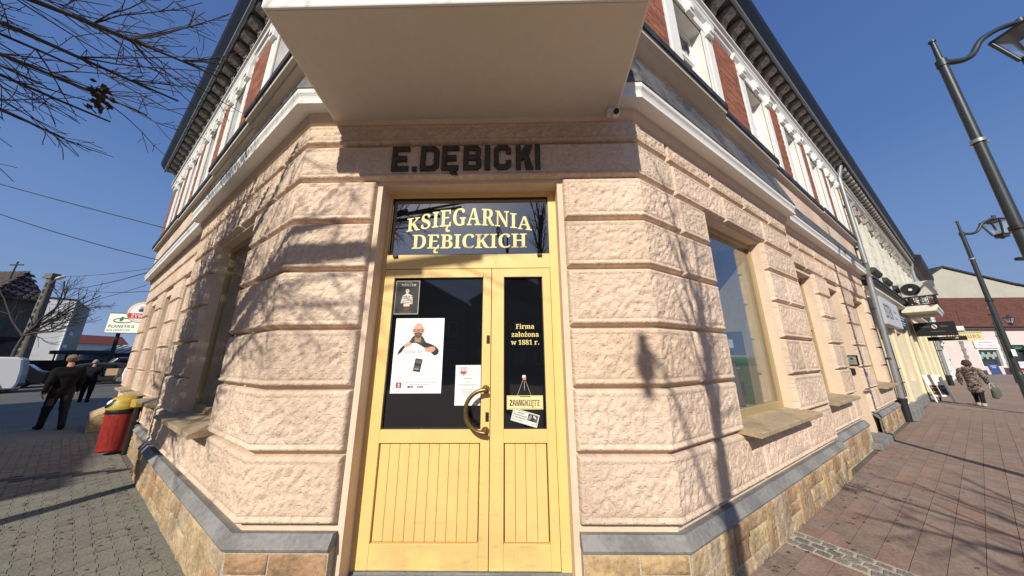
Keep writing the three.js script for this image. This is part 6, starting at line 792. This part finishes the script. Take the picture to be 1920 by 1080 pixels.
{
  const blk = [.008, .008, .009], grey = [.02, .02, .0205], shoe = [.01, .01, .01];
  const walker = (top, leg, hairC, o = {}) => () => { const st = o.stride ?? .16, body = [
    bone([-.07, .93, 0], [.07, .93, 0], .125, .125, leg), bone([0, 1.0, 0], [0, 1.18, 0], .15, .155, top, 1.12), bone([-.075, 1.3, -.01], [.075, 1.3, -.01], .138, .138, top), bone([-.13, 1.425, -.01], [.13, 1.425, -.01], .076, .076, top), bone([0, 1.45, 0], [0, 1.56, .015], .062, .056, o.neck || SKIN)];
    const hands = []; for (const s of [-1, 1]) { const f = s * st, sh = [s * .178, 1.405, -.01], el = o.carry && s < 0 ? [-.27, 1.14, -.02] : [s * .24, 1.14, -f * .35 - .02], wr = o.carry && s < 0 ? [-.3, 1.08, .22] : [s * .262, .9, -f * .7 + .05]; body.push(bone(sh, el, .082, .062, top), bone(el, wr, .06, .042, top)); const dir = [0, 1, 2].map(q => wr[q] - el[q]); hands.push(hand(wr, dir, [0, 0, 1], SKIN).map(b => b)); body.push(bone(wr, wr.map((v, q) => v + dir[q] * .12), .03, .026, SKIN));
      const hip = [s * .09, .9, 0], kn = [s * .1, .5, f * .5 + .035], an = [s * .105, .1, f * 1.05 - (f < 0 ? .03 : 0)], toe = [s * .125, f < 0 ? .035 : .045, an[2] + .17]; body.push(bone(hip, kn, .105, .075, leg), bone(kn, an, .072, .056, leg), bone([an[0], .06, an[2] - .03], toe, .052, .042, o.shoe || shoe)); }
    const heads = head(0, 1.68, .03, SKIN, { hair: hairC }); return { body, hands, heads }; };
  const dirL = new V3(-.93, 0, -.36);
  person('man in black sweater and dark trousers walking away on the left pavement', -11.65, -5.26, heading(dirL), 1.81 / 1.8, walker(blk, grey, [.13, .105, .065], { stride: .2 }), (t, m) => { const cap = new THREE.SphereGeometry(.104, 24, 12, 0, 2 * PI, 0, PI * .52); cap.scale(.93, .9, 1.08); cap.translate(0, 1.715, .02); cap.applyMatrix4(m); part(t, 'cap', cap, std([.15, .125, .08], .9)); const br = box(-.06, .06, 1.71, 1.722, .1, .19, .005); br.applyMatrix4(m); part(t, 'cap_peak', br, std([.13, .11, .07], .9)); const pk = [-1, 1].map(s => box(s * .1 - .02, s * .1 + .065 * s, .56, .74, -.06, .09, .015)).map(g => g.applyMatrix4(m)); part(t, 'trouser_pocket', pk[1], std([.035, .034, .032], .9)); });
  person('man in dark jacket carrying a cardboard box, walking ahead of the other', -17.9, -10.0, heading(new V3(-.75, 0, -.66)), 1.7 / 1.8, walker([.014, .014, .018], [.012, .012, .014], [.30, .27, .23], { stride: .1, carry: true, neck: [.35, .22, .17] }));
  const bx = new THREE.Matrix4().makeRotationY(.5).setPosition(-17.36, 1.18, -10.28); const cb = thing('cardboard_box', 'brown cardboard box carried under the arm of the second man', 'box', [-17.36, 1.0, -10.28]); part(cb, 'carton', box(-.17, .17, -.13, .15, -.14, .14, .006).applyMatrix4(bx), std([.42, .28, .16], .85)); part(cb, 'flap', [box(-.17, -.005, .151, .156, -.14, .14).applyMatrix4(bx), box(.005, .17, .152, .157, -.14, .14).applyMatrix4(bx)], std([.38, .25, .14], .85));
  person('person in white shirt half hidden behind the corner of the left wall', -16.9, -10.55, heading(new V3(.8, 0, .3)), 1.68 / 1.8, walker([.62, .64, .7], [.02, .022, .03], [.35, .22, .16], { stride: .2, shoe: [.7, .7, .7], neck: SKIN }));
  // woman
  const spots = (x, y, z) => { const n = noise(x * 48 + 5, y * 48, 7) * .6 + noise(z * 48, y * 48 + x * 30, 9) * .4; return n > .53 ? [.27, .215, .185] : n > .45 ? [.10, .075, .065] : [.022, .018, .018]; };
  person('woman in leopard print coat walking away on the right pavement', 15.81, -8.41, heading(new V3(.88, 0, -.47)), 1.5 / 1.72, () => {
    const leg = [.014, .014, .016], boot = [.42, .37, .29], body = [bone([0, .62, 0], [0, 1.0, 0], .165, .15, spots, 1.1), bone([0, 1.0, 0], [0, 1.25, -.01], .15, .145, spots, 1.15), bone([-.13, 1.36, -.02], [.115, 1.36, -.02], .095, .095, spots), bone([-.08, 1.43, -.06], [.08, 1.43, -.06], .075, .075, spots), bone([0, 1.42, 0], [0, 1.52, .01], .06, .055, [.12, .08, .06])];
    const hands = []; for (const s of [-1, 1]) { const sh = [s * .2, 1.36, -.02], el = [s * .27, 1.12, s > 0 ? -.04 : .02], wr = [s * .29, .9, s > 0 ? .04 : .1]; body.push(bone(sh, el, .085, .072, spots), bone(el, wr, .07, .06, spots)); const dir = [0, 1, 2].map(q => wr[q] - el[q]); hands.push(hand(wr, dir, [0, 0, 1], [.015, .013, .013])); body.push(bone(wr, wr.map((v, q) => v + dir[q] * .12), .034, .03, [.015, .013, .013]));
      const f = s * .19, kn = [s * .075, .44, f * .5 + .02], an = [s * .08, .12, f]; body.push(bone([s * .085, .66, 0], kn, .085, .066, leg), bone(kn, an, .064, .054, leg), bone([an[0], .1, an[2]], [an[0], .06, an[2] - .02], .058, .056, boot), bone([an[0], .06, an[2] - .02], [an[0] + s * .01, .042, an[2] + .15], .052, .042, boot)); }
    const hc = [.085, .04, .028]; const heads = [...head(0, 1.62, .03, SKIN, { hair: hc }), bone([0, 1.66, -.01], [0, 1.6, -.03], .108, .098, hc), bone([-.05, 1.6, -.03], [.05, 1.6, -.03], .075, .075, hc)]; return { body, hands, heads }; });
  const bag = thing('shopping_bag', 'dark olive bag swinging from the right hand of the walking woman', 'bag', [16.06, .3, -8.2]); const g = new RoundedBoxGeometry(.3, .32, .1, 3, .04); const p = g.attributes.position; for (let i = 0; i < p.count; i++) { const k = 1 + (.16 - p.getY(i)) * .7; p.setX(i, p.getX(i) * k); p.setZ(i, p.getZ(i) * (1 + (.16 - p.getY(i)) * 1.2) + Math.sin(p.getY(i) * 20) * .01); } g.computeVertexNormals(); g.rotateZ(.28); g.rotateY(.3); g.translate(16.12, .46, -8.2); part(bag, 'pouch', g, std([.10, .105, .075], .7)); part(bag, 'handle', tube([[15.98, .6, -8.2], [15.98, .74, -8.19], [16.05, .77, -8.19], [16.14, .62, -8.2]], .012, 14, 6), std([.5, .47, .4], .7));
}

renderer.render(scene, camera);
